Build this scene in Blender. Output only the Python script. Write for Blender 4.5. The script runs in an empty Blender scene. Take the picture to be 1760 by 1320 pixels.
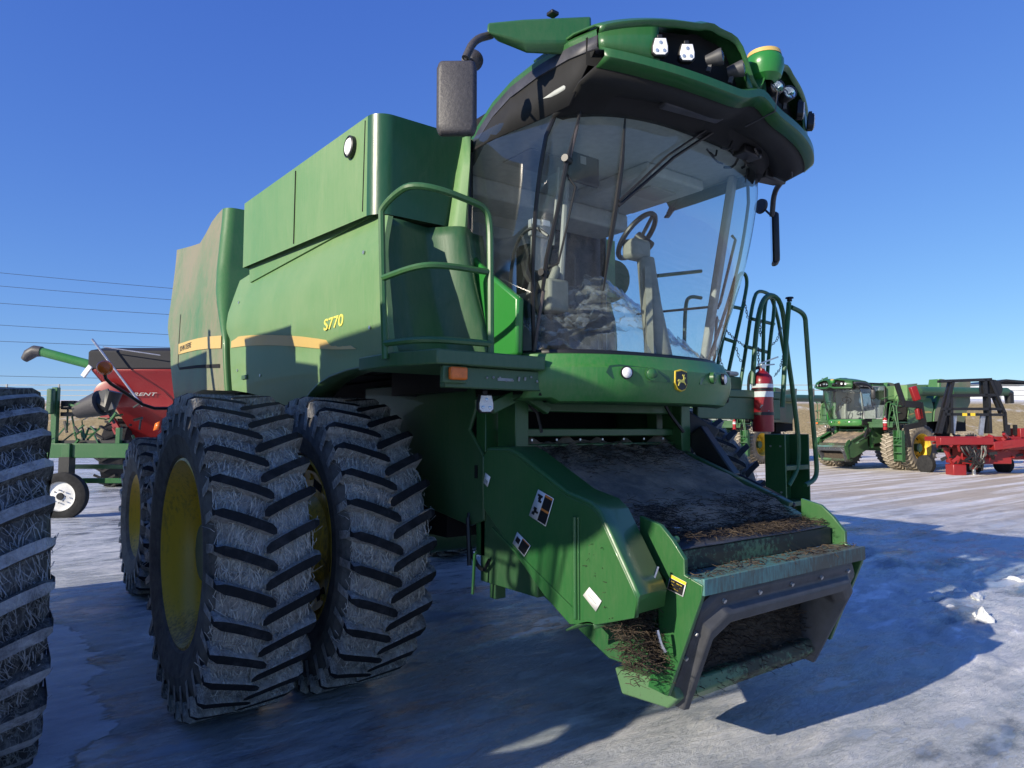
import bpy, bmesh, math, random
from mathutils import Vector, Matrix, noise
random.seed(7)
S = bpy.context.scene
COL = S.collection
rad = math.radians
# ------------------------------------------------------------------ camera
F, CX, CY, HOR = 1200.0, 880.0, 660.0, 738.0
PITCH = math.atan((HOR - CY) / F)
PHI = rad(37.2)
CAM = Vector((-3.3, -4.56, 1.72))
cd = bpy.data.cameras.new('camera'); cam = bpy.data.objects.new('camera', cd); COL.objects.link(cam)
cam.location = CAM; cam.rotation_euler = (rad(90) + PITCH, 0, -PHI)
cd.sensor_width = 36; cd.lens = F / 1760 * 36; cd.clip_end = 3000; cd.clip_start = .05
S.camera = cam
FH = Vector((math.sin(PHI), math.cos(PHI), 0)); RT = Vector((math.cos(PHI), -math.sin(PHI), 0))
FW = FH * math.cos(PITCH) + Vector((0, 0, math.sin(PITCH))); UP = RT.cross(FW)
def Q(px, py, x=None, y=None, z=None):
    """photo pixel + one known coordinate -> point"""
    r = FW + RT * ((px - CX) / F) + UP * ((CY - py) / F)
    for i, v in enumerate((x, y, z)):
        if v is not None: t = (v - CAM[i]) / r[i]
    return CAM + r * t
def gp(px, D, z=0.0):
    """point at photo column px, D metres ahead of the camera"""
    p = CAM + FH * D + RT * ((px - CX) / F * D); p.z = z; return p
# ------------------------------------------------------------------ light
w = bpy.data.worlds.new('World'); S.world = w; w.use_nodes = True
nt = w.node_tree; bg = nt.nodes['Background']
sky = nt.nodes.new('ShaderNodeTexSky'); sky.sky_type = 'NISHITA'; sky.sun_disc = False
SUN_EL = rad(22.5)
SUN_AZ = Vector((-1, -0.05, 0)).normalized()        # horizontal direction towards the sun
sky.sun_elevation = SUN_EL
sky.sun_rotation = math.atan2(SUN_AZ.x, SUN_AZ.y)
sky.altitude = 1400; sky.air_density = 1.15; sky.dust_density = 0.0; sky.ozone_density = 3.0
sp = nt.nodes.new('ShaderNodeSeparateColor'); cb = nt.nodes.new('ShaderNodeCombineColor'); nt.links.new(sky.outputs[0], sp.inputs[0])
for ch, (k, g) in enumerate(((.42, .92), (.63, .85), (1.93, .45))):   # deep winter blue, soft towards the horizon
    p1 = nt.nodes.new('ShaderNodeMath'); p1.operation = 'POWER'; p1.inputs[1].default_value = g
    p2 = nt.nodes.new('ShaderNodeMath'); p2.operation = 'MULTIPLY'; p2.inputs[1].default_value = k
    nt.links.new(sp.outputs[ch], p1.inputs[0]); nt.links.new(p1.outputs[0], p2.inputs[0]); nt.links.new(p2.outputs[0], cb.inputs[ch])
nt.links.new(cb.outputs[0], bg.inputs[0]); bg.inputs[1].default_value = 0.15
sd = bpy.data.lights.new('sun', 'SUN'); so = bpy.data.objects.new('sun', sd); COL.objects.link(so)
sd.energy = 4.9; sd.angle = rad(.5); sd.color = (1, .90, .74)
sv = (SUN_AZ * math.cos(SUN_EL) + Vector((0, 0, math.sin(SUN_EL))))
so.rotation_euler = sv.to_track_quat('Z', 'Y').to_euler()
S.view_settings.view_transform = 'Standard'; S.view_settings.look = 'None'
S.view_settings.exposure = 0.42; S.view_settings.gamma = 1
S.render.engine = 'CYCLES'
S.cycles.max_bounces = 8; S.cycles.transparent_max_bounces = 16
# ------------------------------------------------------------------ materials
class MT:
    def __init__(s, name):
        s.m = bpy.data.materials.new(name); s.m.use_nodes = True
        s.t = s.m.node_tree; s.b = s.t.nodes['Principled BSDF']; s.out = s.t.nodes['Material Output']
        s.tc = None
    def n(s, typ, **k):
        x = s.t.nodes.new(typ)
        for a, v in k.items():
            if hasattr(x, a): setattr(x, a, v)
            else: x.inputs[a].default_value = v
        return x
    def l(s, a, b): s.t.links.new(a, b)
    def coord(s, scale=(1, 1, 1), rot=(0, 0, 0), kind='Object'):
        if not s.tc: s.tc = s.n('ShaderNodeTexCoord')
        mp = s.n('ShaderNodeMapping'); mp.inputs['Scale'].default_value = scale; mp.inputs['Rotation'].default_value = rot
        s.l(s.tc.outputs[kind], mp.inputs[0]); return mp.outputs[0]
    def noise(s, scale, detail=6, rough=.6, vs=(1, 1, 1), dist=0.0, rot=(0, 0, 0)):
        x = s.n('ShaderNodeTexNoise'); x.inputs['Scale'].default_value = scale
        x.inputs['Detail'].default_value = detail; x.inputs['Roughness'].default_value = rough
        x.inputs['Distortion'].default_value = dist
        s.l(s.coord(vs, rot), x.inputs['Vector']); return x.outputs['Fac']
    def ramp(s, f, a, b, ca=(0, 0, 0), cb=(1, 1, 1)):
        x = s.n('ShaderNodeValToRGB'); e = x.color_ramp.elements
        e[0].position = a; e[1].position = b; e[0].color = (*ca, 1); e[1].color = (*cb, 1)
        s.l(f, x.inputs[0]); return x.outputs[0]
    def mix(s, f, a, b, mode='MIX'):
        x = s.n('ShaderNodeMix', data_type='RGBA', blend_type=mode)
        for i, v in ((0, f), (6, a), (7, b)):
            if isinstance(v, (int, float)): x.inputs[i].default_value = v
            elif isinstance(v, tuple): x.inputs[i].default_value = (*v, 1)
            else: s.l(v, x.inputs[i])
        return x.outputs[2]
    def math(s, op, a, b=0.0):
        x = s.n('ShaderNodeMath', operation=op)
        for i, v in ((0, a), (1, b)):
            if isinstance(v, (int, float)): x.inputs[i].default_value = v
            else: s.l(v, x.inputs[i])
        return x.outputs[0]
    def bump(s, h, strength=.3, dist=.01):
        x = s.n('ShaderNodeBump'); x.inputs['Strength'].default_value = strength; x.inputs['Distance'].default_value = dist
        s.l(h, x.inputs['Height']); s.l(x.outputs[0], s.b.inputs['Normal'])
    def set(s, base=None, rough=None, metal=None, spec=None, coat=None):
        for k, v in (('Base Color', base), ('Roughness', rough), ('Metallic', metal), ('Specular IOR Level', spec), ('Coat Weight', coat)):
            if v is None: continue
            if isinstance(v, (int, float)): s.b.inputs[k].default_value = v
            elif isinstance(v, tuple): s.b.inputs[k].default_value = (*v, 1)
            else: s.l(v, s.b.inputs[k])
        return s.m
def paint(name, col, dust=.35, dustcol=(.23, .24, .15), rough=.35, streak=(6, 6, 1.2), lo=.35, hi=.75):
    m = MT(name)
    n1 = m.noise(1.1, 8, .62, streak and (1, 1, .55)); n2 = m.noise(9, 6, .7, streak); n3 = m.noise(70, 3, .6)
    d = m.math('ADD', m.math('MULTIPLY', n1, .6), m.math('MULTIPLY', n2, .4))
    dm = m.math('MULTIPLY', m.ramp(d, lo, hi), dust * 1.5)
    sp = m.math('MULTIPLY', m.ramp(n3, .66, .74), .35 * min(1, dust * 2))
    f = m.math('MINIMUM', m.math('ADD', dm, sp), .92)
    base = m.mix(f, col, dustcol)
    r = m.math('ADD', m.math('MULTIPLY', f, .45), rough)
    m.bump(n2, .06, .01)
    return m.set(base, r, coat=.12)
def plain(name, col, rough=.5, metal=0., var=.25, scale=8, bump=.1):
    m = MT(name); n = m.noise(scale, 6, .65)
    c2 = tuple(c * (1 + var) for c in col); c1 = tuple(c * (1 - var) for c in col)
    m.bump(n, bump, .01)
    return m.set(m.ramp(n, .3, .7, c1, c2), rough, metal)
GREEN = (.014, .105, .026)
M = {}
M['green'] = paint('green_paint', GREEN, .22, (.16, .19, .10), .30)
M['hood_edge'] = paint('green_hood_edge', (.03, .15, .035), .25, (.2, .2, .12), .35)
M['green_dull'] = paint('green_paint_dull', (.014, .088, .026), .34, (.15, .18, .11), .38)
M['fascia'] = paint('green_fascia', (.024, .175, .03), .34, (.19, .24, .12), .34, lo=.40, hi=.70)
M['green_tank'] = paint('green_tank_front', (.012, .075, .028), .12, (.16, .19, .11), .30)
M['green_lit'] = paint('green_paint_sunlit', (.02, .19, .03), .06, (.2, .24, .14), .28)  # low-dust green, base colour lightened to hold the sunlight
M['green_side'] = paint('green_dusty', (.06, .215, .05), .62, (.25, .32, .17), .40, (9, 9, .7), lo=.22, hi=.80)
M['green_hood'] = paint('green_hood', (.05, .18, .05), .66, (.235, .205, .14), .45, lo=.32, hi=.56)
M['green_worn'] = paint('green_worn', (.08, .17, .08), 1.0, (.045, .038, .028), .5, (4, 4, 4), lo=.46, hi=.56)
M['ledge'] = paint('ledge_worn', (.07, .21, .20), .75, (.085, .075, .055), .4, lo=.45, hi=.62)
M['green_far'] = paint('green_far', (.035, .23, .045), .2, (.3, .32, .2), .35)
M['yellow'] = paint('rim_yellow', (.78, .52, .04), .7, (.18, .13, .06), .4, lo=.48, hi=.64)
M['stripe'] = paint('stripe_yellow', (.62, .42, .10), .3, (.45, .38, .25), .4)
M['black'] = plain('black_plastic', (.012, .012, .013), .45, 0, .3, 14, .08)
M['dark'] = plain('dark_void', (.006, .006, .006), .9)
M['matte'] = plain('matte_black', (.011, .011, .012), .8)
M['strip'] = plain('weather_strip', (.05, .05, .06), .5, 0, .4, 10)
M['mirror_shell'] = plain('mirror_shell', (.055, .052, .055), .5, 0, .25, 60, .25)
M['pink'] = plain('wiper_grey', (.09, .075, .075), .45)
M['boot'] = plain('rubber_boot', (.05, .052, .058), .55, 0, .35, 9, .15)
M['grey'] = plain('grey_trim', (.30, .31, .30), .6, 0, .12)
M['beige'] = plain('beige_trim', (.24, .24, .20), .6, 0, .15)
M['liner'] = plain('headliner', (.42, .44, .42), .8, 0, .1, 20)
M['seat'] = plain('seat_fabric', (.06, .06, .06), .9, 0, .3, 30)
M['white'] = plain('white_label', (.75, .75, .74), .5, 0, .05)
M['rimwhite'] = plain('white_rim', (.72, .72, .70), .5, 0, .15)
M['orange'] = plain('amber_lens', (.75, .16, .02), .25, 0, .15, 30)
M['labelorange'] = plain('label_orange', (.6, .2, .04), .5)
M['labelyellow'] = plain('label_yellow', (.7, .5, .03), .5)
M['yellowtext'] = plain('yellow_letters', (.8, .68, .12), .5, 0, .05)
M['steel'] = plain('steel', (.55, .55, .55), .35, .8, .2)
M['chain'] = plain('chain_steel', (.16, .17, .19), .4, .7)
M['red'] = paint('red_paint', (.24, .006, .009), .12, (.35, .16, .12), .35)
M['redext'] = paint('extinguisher_red', (.33, .012, .018), .08, (.3, .1, .1), .3)
M['tarp'] = plain('black_tarp', (.006, .007, .012), .75, 0, .3, 3)
M['debris'] = plain('crop_debris', (.05, .038, .026), .9, 0, .5, 25)
M['twig'] = plain('twig', (.03, .021, .015), .9, 0, .4, 30)
M['twig2'] = plain('pale_straw', (.085, .062, .04), .9, 0, .4, 30)
M['concrete'] = plain('weathered_wood', (.2, .17, .14), .9)
M['wire'] = plain('wire', (.03, .04, .06), .6)
M['ice'] = plain('ice_lump', (.62, .70, .78), .25, 0, .1, 10, .3)
def mk_rubber(name, base, dust, f=.5, lo=.4, hi=.62, fibre=0.0, bs=.4):
    m = MT(name)
    n1 = m.noise(14, 8, .75); n2 = m.noise(3.2, 4, .6)
    d = m.math('ADD', m.math('MULTIPLY', n1, .6), m.math('MULTIPLY', n2, .4))
    fac = m.math('MULTIPLY', m.ramp(d, lo, hi), f)
    c = m.mix(fac, base, dust)
    h = n1
    if fibre:
        acc = None
        for k, (vs, rt, sc) in enumerate((((1, 1, .28), (0, .5, 0), 26), ((1, 1, .3), (.2, -.6, 0), 34), ((1.2, .5, .4), (.9, .1, .3), 20))):
            v = m.n('ShaderNodeTexVoronoi', feature='DISTANCE_TO_EDGE'); v.inputs['Scale'].default_value = sc
            a = m.n('ShaderNodeMix', data_type='VECTOR'); a.inputs[0].default_value = .07
            nn = m.n('ShaderNodeTexNoise'); nn.inputs['Scale'].default_value = 7 + k * 3; nn.inputs['Detail'].default_value = 4
            cc = m.coord(vs, rt); m.l(cc, nn.inputs['Vector']); m.l(cc, a.inputs[4]); m.l(nn.outputs['Color'], a.inputs[5])
            m.l(a.outputs[1], v.inputs['Vector'])
            r = m.ramp(v.outputs['Distance'], .0, .055, (1, 1, 1), (0, 0, 0))
            acc = r if acc is None else m.mix(1.0, acc, r, 'LIGHTEN')
        g = m.ramp(m.noise(6, 5, .7), .40, .58)
        ff = m.math('MULTIPLY', m.math('MULTIPLY', acc, g), fibre)
        c = m.mix(ff, c, (.62, .62, .58)); h = m.math('ADD', n1, m.math('MULTIPLY', ff, .6))
    m.bump(h, bs, .012)
    return m.set(c, .82, spec=.25)
M['lug_top'] = mk_rubber('rubber_black', (.012, .013, .015), (.07, .07, .072), .7, .5, .72)
M['lug_side'] = mk_rubber('rubber_straw', (.11, .105, .10), (.44, .42, .39), .95, .38, .58, .95, 1.0)
M['straw'] = plain('pale_straw_strand', (.50, .48, .43), .9, 0, .3, 30)
M['sidewall'] = mk_rubber('rubber_sidewall', (.06, .058, .055), (.20, .19, .17), .8, .36, .60)
M['mud'] = mk_rubber('rubber_muddy', (.30, .26, .2), (.5, .45, .37), .8, .4, .6)
M['mud_dark'] = mk_rubber('rubber_muddy_dark', (.16, .14, .11), (.3, .26, .2), .8, .4, .6)
M['frost'] = mk_rubber('rubber_frosty', (.16, .16, .165), (.48, .48, .49), .8, .42, .58, .35, 1.0)
M['frost_dark'] = mk_rubber('rubber_frosty_dark', (.035, .035, .037), (.17, .17, .17), .8, .45, .62, .3, 1.0)
M['plain_tyre'] = mk_rubber('rubber_plain', (.015, .015, .016), (.06, .06, .06), .5)
def mk_glass(name, tint=(.80, .88, .86), film=.05, ior=1.5, filmcol=(.6, .62, .6)):
    m = MT(name); t = m.t
    tr = m.n('ShaderNodeBsdfTransparent'); tr.inputs[0].default_value = (*tint, 1)
    gl = m.n('ShaderNodeBsdfGlossy'); gl.inputs['Roughness'].default_value = .02
    fr = m.n('ShaderNodeLayerWeight'); fr.inputs[0].default_value = .5
    f0 = ((ior - 1) / (ior + 1)) ** 2; fz = m.math('ADD', m.math('MULTIPLY', m.math('POWER', fr.outputs['Facing'], 3.6), .8), f0)
    df = m.n('ShaderNodeBsdfDiffuse'); df.inputs[0].default_value = (*filmcol, 1)
    nz = m.math('MULTIPLY', m.ramp(m.noise(5, 8, .7, (1, 1, .5)), .35, .8), film * 2)
    a = m.n('ShaderNodeMixShader'); b = m.n('ShaderNodeMixShader')
    m.l(nz, a.inputs[0]); m.l(tr.outputs[0], a.inputs[1]); m.l(df.outputs[0], a.inputs[2])
    m.l(fz, b.inputs[0]); m.l(a.outputs[0], b.inputs[1]); m.l(gl.outputs[0], b.inputs[2])
    m.l(b.outputs[0], m.out.inputs[0]); t.nodes.remove(m.b)
    return m.m
M['glass'] = mk_glass('window_glass', (.90, .96, .95), .022, 1.6)
M['glass_side'] = mk_glass('side_glass', (.84, .90, .90), .02, 1.9)
M['film'] = mk_glass('plastic_film', (.90, .92, .92), .15, 1.7, (.80, .82, .82))
m = MT('lamp_chrome'); M['chrome'] = m.set((.8, .8, .8), .12, 1.0)
m = MT('lamp_face'); M['led'] = m.set((.82, .82, .82), .35, .0)
m = MT('mirror_glass'); M['mirrorglass'] = m.set((.5, .52, .55), .03, 1.0)
m = MT('lens'); M['lens'] = m.set((.55, .6, .65), .1, .6)
# ------------------------------------------------------------------ mesh helpers
def link(ob, parent=None):
    COL.objects.link(ob)
    if parent: ob.parent = parent
    return ob
SPLIT = [False]
class MB:
    def __init__(s): s.v = []; s.f = []; s.mi = []; s.cur = 0
    def add(s, vs, fs):
        o = len(s.v); s.v += [tuple(v) for v in vs]; s.f += [tuple(i + o for i in f) for f in fs]; s.mi += [s.cur] * len(fs); return s
    def box(s, c, d, rot=None):
        c = Vector(c); h = [x / 2 for x in d]; vs = []
        R = rot if rot is not None else Matrix.Identity(3)
        for x in (-1, 1):
            for y in (-1, 1):
                for z in (-1, 1): vs.append(c + R @ Vector((x * h[0], y * h[1], z * h[2])))
        return s.add(vs, [(0, 1, 3, 2), (4, 6, 7, 5), (0, 4, 5, 1), (2, 3, 7, 6), (0, 2, 6, 4), (1, 5, 7, 3)])
    def bb(s, x0, x1, y0, y1, z0, z1):
        return s.box(((x0 + x1) / 2, (y0 + y1) / 2, (z0 + z1) / 2), (abs(x1 - x0), abs(y1 - y0), abs(z1 - z0)))
    def bar(s, a, b, wd, ht):
        a = Vector(a); b = Vector(b); d = b - a; q = d.to_track_quat('X', 'Z').to_matrix()
        return s.box((a + b) / 2, (d.length, wd, ht), q)
    def tube(s, pts, r, n=8, cap=True, smoothn=0):
        pts = [Vector(p) for p in pts]
        rs = list(r) if isinstance(r, (list, tuple)) else [r] * len(pts)
        for _ in range(smoothn):
            q = [pts[0]]; qr_ = [rs[0]]
            for i in range(len(pts) - 1):
                a, b = pts[i], pts[i + 1]; q += [a * .75 + b * .25, a * .25 + b * .75]; qr_ += [rs[i] * .75 + rs[i + 1] * .25, rs[i] * .25 + rs[i + 1] * .75]
            q.append(pts[-1]); qr_.append(rs[-1]); pts = q; rs = qr_
        vs = []; fs = []; up = None
        for i, p in enumerate(pts):
            d = (pts[min(i + 1, len(pts) - 1)] - pts[max(i - 1, 0)]).normalized()
            if up is None: up = Vector((0, 0, 1)) if abs(d.z) < .9 else Vector((1, 0, 0))
            a = d.cross(up).normalized(); up = a.cross(d).normalized()
            for k in range(n):
                t = 2 * math.pi * k / n; vs.append(p + (a * math.cos(t) + up * math.sin(t)) * rs[i])
        for i in range(len(pts) - 1):
            for k in range(n): fs.append((i * n + k, i * n + (k + 1) % n, (i + 1) * n + (k + 1) % n, (i + 1) * n + k))
        if cap: fs += [tuple(range(n))[::-1], tuple((len(pts) - 1) * n + k for k in range(n))]
        return s.add(vs, fs)
    def cyl(s, a, b, r0, r1=None, n=20): return s.tube([a, b], [r0, r0 if r1 is None else r1], n)
    def lathe(s, prof, c, axis, n=32, closed=False):
        """prof: (along, radius)"""
        axis = Vector(axis).normalized(); u = axis.orthogonal().normalized(); w_ = axis.cross(u); c = Vector(c); vs = []; fs = []
        for h, r in prof:
            for k in range(n):
                t = 2 * math.pi * k / n; vs.append(c + axis * h + (u * math.cos(t) + w_ * math.sin(t)) * r)
        for i in range(len(prof) - 1):
            for k in range(n): fs.append((i * n + k, i * n + (k + 1) % n, (i + 1) * n + (k + 1) % n, (i + 1) * n + k))
        return s.add(vs, fs)
    def prism(s, poly, axis, a, b):
        """poly: 2D points in the other two axes, extruded from a to b along axis"""
        o = [i for i in range(3) if i != axis]; n = len(poly); vs = []
        for t in (a, b):
            for p in poly:
                v = [0, 0, 0]; v[o[0]] = p[0]; v[o[1]] = p[1]; v[axis] = t; vs.append(v)
        fs = [tuple(range(n)), tuple(range(2 * n - 1, n - 1, -1))] + [(i, i + n, (i + 1) % n + n, (i + 1) % n) for i in range(n)]
        return s.add(vs, fs)
    def grid(s, rows):
        nr, nc = len(rows), len(rows[0]); vs = [p for r in rows for p in r]
        return s.add(vs, [(i * nc + j, i * nc + j + 1, (i + 1) * nc + j + 1, (i + 1) * nc + j) for i in range(nr - 1) for j in range(nc - 1)])
    def build(s, name, mat, parent=None, bevel=0.0, smooth=40, solid=0.0, sub=0):
        if SPLIT[0] and parent:
            par = list(range(len(s.v)))
            def fd(i):
                while par[i] != i: par[i] = par[par[i]]; i = par[i]
                return i
            for f in s.f:
                for i in f[1:]: par[fd(i)] = fd(f[0])
            comp = {}
            for i in range(len(s.v)): comp.setdefault(fd(i), []).append(i)
            side = {}
            for k, vv in comp.items():
                xs_ = [s.v[i][0] for i in vv]; side[k] = 1 if min(xs_) > .02 else (-1 if max(xs_) < -.02 else 0)
            if len(comp) > 1 and set(side.values()) == {1, -1}:
                ob = None
                for sg in (1, -1):
                    m2 = MB(); mp = {}
                    for f, mi in zip(s.f, s.mi):
                        if side[fd(f[0])] == sg:
                            for i in f:
                                if i not in mp: mp[i] = len(m2.v); m2.v.append(s.v[i])
                            m2.f.append(tuple(mp[i] for i in f)); m2.mi.append(mi)
                    ob = m2._build(name, mat, parent, bevel, smooth, solid, sub)
                return ob
        return s._build(name, mat, parent, bevel, smooth, solid, sub)
    def each(s, name, mat, parent=None, **k):
        par = list(range(len(s.v)))
        def fd(i):
            while par[i] != i: par[i] = par[par[i]]; i = par[i]
            return i
        for f in s.f:
            for i in f[1:]: par[fd(i)] = fd(f[0])
        grp = {}
        for f, mi in zip(s.f, s.mi): grp.setdefault(fd(f[0]), []).append((f, mi))
        for fl in grp.values():
            m2 = MB(); mp = {}
            for f, mi in fl:
                for i in f:
                    if i not in mp: mp[i] = len(m2.v); m2.v.append(s.v[i])
                m2.f.append(tuple(mp[i] for i in f)); m2.mi.append(mi)
            ob = m2._build(name, mat, parent, **k)
        return ob
    def _build(s, name, mat, parent=None, bevel=0.0, smooth=40, solid=0.0, sub=0):
        me = bpy.data.meshes.new(name); me.from_pydata(s.v, [], s.f)
        for mm in (mat if isinstance(mat, (list, tuple)) else [mat]): me.materials.append(mm)
        me.polygons.foreach_set('material_index', s.mi)
        bm = bmesh.new(); bm.from_mesh(me); bmesh.ops.recalc_face_normals(bm, faces=bm.faces); bm.to_mesh(me); bm.free()
        me.shade_smooth(); me.set_sharp_from_angle(angle=rad(smooth))
        ob = link(bpy.data.objects.new(name, me), parent)
        if solid: md = ob.modifiers.new('solid', 'SOLIDIFY'); md.thickness = solid; md.offset = 0
        if bevel:
            md = ob.modifiers.new('bevel', 'BEVEL'); md.width = bevel; md.segments = 2; md.limit_method = 'ANGLE'; md.angle_limit = rad(35)
        if sub: md = ob.modifiers.new('sub', 'SUBSURF'); md.levels = sub; md.render_levels = sub
        return ob
def plate(name, mat, parent, poly, axis, off, thick, func=None, step=.12, bevel=.012, mirror=False):
    """curved plate: polygon in the two other axes, cut into cells, pushed along axis by func, given thickness"""
    o = [i for i in range(3) if i != axis]
    bm = bmesh.new(); vs = []
    for p in poly:
        v = [0, 0, 0]; v[o[0]] = p[0]; v[o[1]] = p[1]; vs.append(bm.verts.new(v))
    bm.faces.new(vs)
    if func:
        for k in (0, 1):
            lo = min(p[k] for p in poly); hi = max(p[k] for p in poly); no = [0, 0, 0]; no[o[k]] = 1; t = lo + step
            while t < hi:
                co = [0, 0, 0]; co[o[k]] = t
                bmesh.ops.bisect_plane(bm, geom=bm.verts[:] + bm.edges[:] + bm.faces[:], plane_co=co, plane_no=no); t += step
    for v in bm.verts: v.co[axis] = off + (func(v.co[o[0]], v.co[o[1]]) if func else 0)
    r = bmesh.ops.extrude_face_region(bm, geom=bm.faces[:])
    for g in r['geom']:
        if isinstance(g, bmesh.types.BMVert): g.co[axis] += thick
    if mirror:
        for v in bm.verts: v.co[axis] *= -1
    bmesh.ops.recalc_face_normals(bm, faces=bm.faces)
    me = bpy.data.meshes.new(name); bm.to_mesh(me); bm.free(); me.materials.append(mat)
    me.shade_smooth(); me.set_sharp_from_angle(angle=rad(30))
    ob = link(bpy.data.objects.new(name, me), parent)
    if bevel: md = ob.modifiers.new('bevel', 'BEVEL'); md.width = bevel; md.segments = 2; md.limit_method = 'ANGLE'; md.angle_limit = rad(40)
    return ob
def tag(o, label=None, cat=None, group=None, kind=None):
    if label: o['label'] = label
    if cat: o['category'] = cat
    if group: o['group'] = group
    if kind: o['kind'] = kind
    return o
def empty(name, loc, rz=0, **k):
    o = link(bpy.data.objects.new(name, None)); o.location = loc; o.rotation_euler = (0, 0, rz); o.empty_display_size = .3
    return tag(o, **k)
def copy_tree(o, parent=None, skip=()):
    c = o.copy(); COL.objects.link(c); c.parent = parent
    for ch in [x for x in bpy.data.objects if x.parent == o]:
        if ch.name.split('.')[0] in skip: continue
        copy_tree(ch, c, skip)
    return c
def text(body, name, mat, parent, loc, rot, size, ext=.002, shear=0, sx=1):
    cu = bpy.data.curves.new(name, 'FONT'); cu.body = body; cu.size = size; cu.extrude = ext; cu.shear = shear; cu.offset = size * .012
    t = bpy.data.objects.new('tmp_text', cu); COL.objects.link(t)
    me = bpy.data.meshes.new_from_object(t.evaluated_get(bpy.context.evaluated_depsgraph_get())); bpy.data.objects.remove(t)
    me.materials.clear(); me.materials.append(mat)
    ob = link(bpy.data.objects.new(name, me), parent); ob.location = loc; ob.rotation_euler = rot; ob.scale = (sx, 1, 1)
    return ob
# ------------------------------------------------------------------ ground
def ground_mesh():
    n = 560; k = 7.0
    def sp(i): t = (i / (n - 1) * 2 - 1); return math.sinh(t * k) / math.sinh(k) * 900
    xs = [sp(i) for i in range(n)]; vs = []
    for j in range(n):
        for i in range(n):
            x, y = xs[i] + 2.6, xs[j] - 1.6
            d = math.hypot(x - .8, y + .5)
            f = max(0, 1 - d / 45)
            z = 0
            if f > 0:
                q = Vector((x * .55, y * 1.1, 0)); z = (noise.fractal(q, .9, 2.1, 5) * .022)
                r = noise.ridged_multi_fractal(Vector((x * .7 + y * .35, y * 1.9 - x * .3, 3.3)), .9, 2.2, 4, 1.0, 2.0)
                side = max(0, min(1, (x - 1.2) / 2.0)) * max(0, min(1, (9 - x) / 3))
                z += (r - 1.0) * .034 * side
                z += max(0, noise.noise(Vector((x * .35, (y + .35 * x) * 1.6, 7)))) * .10 * side
                if side > 0:
                    v_ = noise.voronoi(Vector((x * 2.6 + y * .8, y * 5.2 - x * 1.2, 0)))[0]; z += (v_[1] - v_[0]) * .05 * side
                    z += max(0, noise.noise(Vector((x * 1.1 + 2, (y + .28 * x) * 3.2, 9))) - .12) * .16 * side * max(0, min(1, (y + .28 * x - .6) * 1.5)) * max(0, min(1, (4 - y - .28 * x)))
                z *= f
                for wx, wy, s in ((-2.1, 0, 1), (-1.36, 0, 1), (2.1, 0, 1), (1.36, 0, 1), (-1.55, 3.7, 1)):
                    g = math.exp(-((x - wx) ** 2 * 5 + (y - wy) ** 2 * 3)); z *= (1 - g)
            vs.append((x, y, z + .045))
    fs = [(j * n + i, j * n + i + 1, (j + 1) * n + i + 1, (j + 1) * n + i) for j in range(n - 1) for i in range(n - 1)]
    me = bpy.data.meshes.new('ground'); me.from_pydata(vs, [], fs); me.shade_smooth()
    outl = [Q(a, b, z=.04) for a, b in ((60, 1062), (95, 1078), (125, 1090), (150, 1118), (163, 1150), (142, 1178), (160, 1200), (178, 1228), (172, 1262), (140, 1298), (112, 1330), (60, 1330), (30, 1200))]
    at = me.attributes.new('drift', 'FLOAT', 'POINT'); val = [0.0] * len(vs); cx = sum(p.x for p in outl) / 13; cy = sum(p.y for p in outl) / 13
    for k_, v in enumerate(vs):
        if abs(v[0] - cx) < 2.5 and abs(v[1] - cy) < 3.5:
            ins = False; dm = 9
            for a, b in zip(outl, outl[1:] + outl[:1]):
                if (a.y > v[1]) != (b.y > v[1]) and v[0] < (b.x - a.x) * (v[1] - a.y) / (b.y - a.y) + a.x: ins = not ins
                d = Vector((b.x - a.x, b.y - a.y)); q = Vector((v[0] - a.x, v[1] - a.y)); t = max(0, min(1, q.dot(d) / d.length_squared)); dm = min(dm, (q - d * t).length)
            val[k_] = .5 + max(-.5, min(.5, (dm if ins else -dm) * 1.2))
    at.data.foreach_set('value', val)
    m = MT('snow_and_ice')
    n1 = m.noise(.38, 8, .62, (1, 1.5, 1), .15, (0, 0, .3)); n2 = m.noise(3.4, 10, .72, (.55, 1.5, 1), .12, (0, 0, .25)); n3 = m.noise(24, 6, .7)
    tr = m.noise(.9, 6, .6, (.14, 2.6, 1), .3, (0, 0, rad(-52)))          # tyre tracks across the yard
    a = m.math('ADD', m.math('MULTIPLY', n1, .55), m.math('MULTIPLY', n2, .45))
    dr = m.n('ShaderNodeAttribute', attribute_name='drift'); a = m.math('ADD', a, m.math('MULTIPLY', m.math('SUBTRACT', m.ramp(m.math('ADD', dr.outputs['Fac'], m.math('MULTIPLY', m.math('SUBTRACT', n2, .5), .5)), .44, .52), .0), .25)); ice = m.ramp(a, .45, .60)                                              # 1 = snow crust, 0 = bare ice
    snow = m.mix(m.ramp(n2, .35, .65), (.60, .62, .64), (.86, .87, .87))
    icec = m.mix(m.ramp(n2, .3, .7), (.33, .37, .41), (.56, .59, .62))
    glaze = m.ramp(m.noise(.75, 6, .6, (1, 1.8, 1), .1, (0, 0, .5)), .40, .47, (0, 0, 0), (1, 1, 1)); base = m.mix(ice, m.mix(glaze, (.15, .18, .22), icec), snow)
    dirt = m.math('MULTIPLY', m.ramp(m.math('ADD', m.math('MULTIPLY', tr, .55), m.math('MULTIPLY', n3, .45)), .47, .56), .75)
    # gravelly dirt shows from about 8 m off in the yard
    pos = m.n('ShaderNodeSeparateXYZ'); m.l(m.coord(), pos.inputs[0])
    far = m.n('ShaderNodeMapRange'); far.inputs[1].default_value = 8; far.inputs[2].default_value = 16; m.l(pos.outputs[0], far.inputs[0])
    base = m.mix(m.math('MULTIPLY', dirt, far.outputs[0]), base, (.36, .30, .22))
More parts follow.
